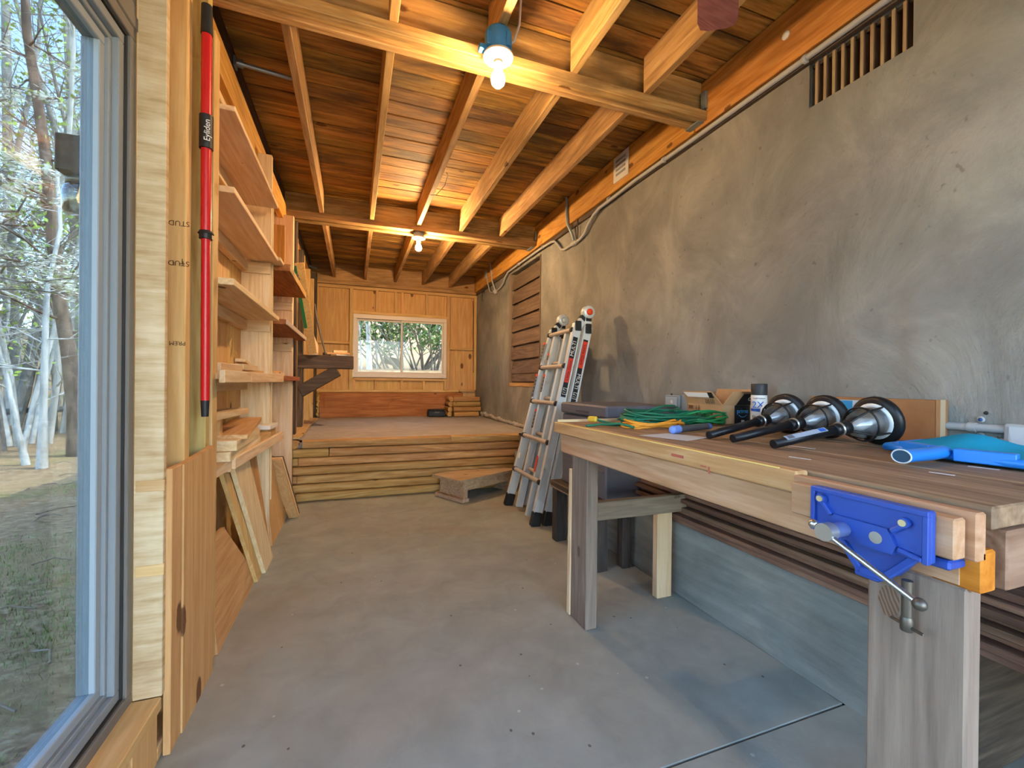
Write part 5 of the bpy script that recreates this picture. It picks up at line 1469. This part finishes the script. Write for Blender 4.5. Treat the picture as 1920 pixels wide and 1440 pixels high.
# scraps on the banded shelf
z = 1.074
def scrap(label, x0, x1, y0, y1, z0, z1, rz=0, m=None, rx=0, name='offcut'):
    b = B(); b.obox(((x0 + x1) / 2, (y0 + y1) / 2, (z0 + z1) / 2), (x1 - x0, y1 - y0, z1 - z0), Matrix.Rotation(rz, 3, 'Z') @ Matrix.Rotation(rx, 3, 'X'), .002)
    return b.out(name, m or W_fresh('y'), None, label, 'offcut', 'wood offcuts on the shelves')
scrap('long pine offcut at the near end of the banded shelf', -.60, -.48, 1.94, 2.28, z, z + .042)
scrap('thin strip lying on the near offcut of the banded shelf', -.55, -.50, 2.30, 2.62, z, z + .020, .05, W_pine('y'))
scrap('short block in the middle of the banded shelf', -.53, -.475, 2.30, 2.56, z + .021, z + .050, -.04)
scrap('slanting batten propped on the blocks of the banded shelf', -.56, -.515, 2.42, 2.78, z + .052, z + .068, .1, None, -.06)
scrap('small wedge at the far end of the banded shelf', -.56, -.51, 2.66, 2.88, z, z + .03, -.12, W_pine('y'))
scrap('flat offcut on the lowest far shelf', -.60, -.49, 3.15, 3.50, 1.082, 1.100, .06)
scrap('thin batten crossing the flat offcut on the lowest far shelf', -.58, -.53, 3.12, 3.60, 1.101, 1.116, -.12, W_pine('y'))
scrap('short block at the far end of the lowest far shelf', -.56, -.50, 3.55, 3.78, 1.082, 1.104, .08)
# lumber pile on the low shelf
z = .707
scrap('thick board at the bottom of the near lumber pile', -.635, -.482, 2.10, 2.70, z, z + .040, 0, W_fresh('y'))
scrap('thick board on top of the near lumber pile', -.635, -.470, 2.12, 2.66, z + .041, z + .085, .02, W_fresh('y'))
scrap('upright block standing on the near lumber pile', -.60, -.545, 2.20, 2.24, z + .086, z + .175, 0, W_pine('z'))
scrap('broad pine board sloping across the lumber pile', -.625, -.478, 2.20, 2.92, z + .090, z + .112, .10, W_pine('y'), .03)
scrap('long pale board lying on top of the lumber pile', -.60, -.50, 1.94, 2.56, z + .178, z + .205, .02, W_fresh('y'), -.02)
scrap('flat block beside the lumber pile', -.60, -.468, 2.70, 2.90, z, z + .038, -.1, W_pine('y'))
scrap('grey-stained board behind the flat block', -.62, -.475, 2.94, 3.12, z, z + .046, -.08, W_log('y'))
scrap('white-faced board at the far end of the lumber pile', -.60, -.462, 2.92, 3.12, z + .047, z + .072, -.06, plain('white_face', '#e2dccf', .6))
# boards leaning at the floor
def lean(name, label, poly, off, th, m):
    """poly: (y, z) outline; off: x at the floor, leaning back .12 per metre of height"""
    b = B(); pts = [(off - .10 * z_, y_, z_) for (y_, z_) in poly]; b.prism(pts, (th, 0, .1 * th)); return b.out(name, m, None, label, 'board', 'boards leaning under the shelves')
lean('plywood_offcut', 'cut-cornered plywood piece leaning low in the near bay', [(1.93, .0), (2.64, .0), (2.17, .415), (1.93, .425)], -.493, .014, W_ply('y'))
lean('leaning_board', 'narrow dark-edged board leaning behind the widest plank', [(2.56, .0), (2.66, .0), (2.24, .66), (2.16, .66)], -.478, .018, W_pine('z'))
lean('leaning_board', 'widest pale plank leaning under the low shelf', [(2.665, .0), (2.89, .0), (2.56, .655), (2.27, .655)], -.462, .020, W_fresh('z'))
lean('leaning_board', 'grey-brown plank leaning against the bay divider', [(2.88, .0), (2.99, .0), (2.86, .66), (2.64, .66)], -.485, .016, W_log('z'))
lean('leaning_board', 'broad pine board leaning just past the bay divider', [(3.09, .0), (3.70, .0), (3.33, .52), (3.09, .56)], -.492, .016, W_pine('z'))
def lean2(k, label, y0, m):
    b = B(); th = .024
    b.prism([(-.47 + .03 * k, y0 + .02, .0), (-.395 + .0 * k, y0 + .02, .0), (-.47 - .0 * k, y0 - .30, .50), (-.56, y0 - .30, .50)], (0, th, .008)); return b.out('leaning_board', m, None, label, 'board', 'short boards leaning by the dark post')
lean2(0, 'dark-edged short board at the back of the leaning set by the dark post', 3.74, W_dark('z'))
lean2(.2, 'middle short board of the leaning set by the dark post', 3.70, W_fresh('z'))
lean2(.4, 'front short board of the leaning set by the dark post', 3.655, W_pine('z'))
# dark timber bracket above the raised floor
br_ = thing('timber_bracket', 'dark stained timber bracket jutting out before the end wall', 'bracket', (-.3, 5.1, .9))
B().box(-.56, -.008, 5.02, 5.16, 1.178, 1.320, .006).out('arm', W_dark('x'), br_)
b = B(); b.bar((-.54, 5.08, .93), (-.17, 5.08, 1.16), .11, .125, (0, 0, 1), .006); b.out('brace', W_dark('x'), br_)
B().box(-.60, -.515, 5.03, 5.15, ZP, 2.42, .005).out('post', W_dark('z'), br_)
# things on the bracket
bz = 1.321
bb = [('white L-shaped trim piece lying on the bracket', -.20, -.06, 5.03, 5.13, bz, bz + .012, .3, M_white), ('pine batten on the bracket end', -.30, -.05, 5.04, 5.08, bz + .013, bz + .033, -.1, W_pine('x')),
      ('short dark block on the bracket', -.32, -.24, 5.05, 5.12, bz, bz + .03, .1, W_dark('x')), ('pale block under the trim on the bracket', -.22, -.08, 5.09, 5.14, bz + .034, bz + .06, .2, W_fresh('x'))]
for (lab, a, c, d0, d1, e0, e1, rz, m) in bb:
    b = B(); b.obox(((a + c) / 2, (d0 + d1) / 2, (e0 + e1) / 2), (c - a, d1 - d0, e1 - e0), Matrix.Rotation(rz, 3, 'Z'), .002); b.out('offcut', m, None, lab, 'offcut', 'offcuts on the dark bracket')
b = B(); b.prism([(-.46, 5.0, bz), (-.36, 5.0, bz), (-.36, 5.0, bz + .10), (-.44, 4.96, bz + .30), (-.475, 4.95, bz + .30)], (0, .02, 0)); b.out('upright_board', W_fresh('z'), None, 'pale notched board standing on the bracket', 'board')
# long narrow boards leaning along the wall above the bracket
def strip(name, label, pts, w, th, m):
    b = B(); b.tube(pts, w, 8, flat=th / w); return b.out(name, m, None, label, 'board', 'long strips leaning above the bracket')
b = B(); b.bar((-.475, 4.30, 2.10), (-.415, 4.98, bz + .01), .012, .085, (1, 0, .4), .002); b.out('leaning_strip', W_pine('y'), None, 'long pine strip leaning down onto the bracket', 'board', 'long strips leaning above the bracket')
b = B(); b.bar((-.500, 4.22, 2.05), (-.440, 4.97, bz + .06), .008, .03, (1, 0, .4), .002); b.out('leaning_strip', plain('green_strip', '#2f8a5c', .5), None, 'thin green strip leaning beside the long pine strip', 'board', 'long strips leaning above the bracket')
b = B(); b.tube([(-.40, 5.02, 1.86), (-.375, 5.03, 1.70), (-.335, 5.04, 1.52), (-.29, 5.05, bz + .01)], [.018, .03, .03, .02], 8, flat=.35); b.out('curved_slat', plain('grey_slat', '#6b625c', .7), None, 'curved grey slat propped on the bracket', 'slat')
b = B(); b.cyl((-.53, 4.20, 1.98), (-.47, 4.22, 1.96), .014, n=10); b.cyl((-.50, 4.18, 1.93), (-.46, 4.21, 1.94), .012, n=8); b.out('pipe_clamp', M_dsteel, None, 'small metal clamp hanging by the far shelves', 'clamp')
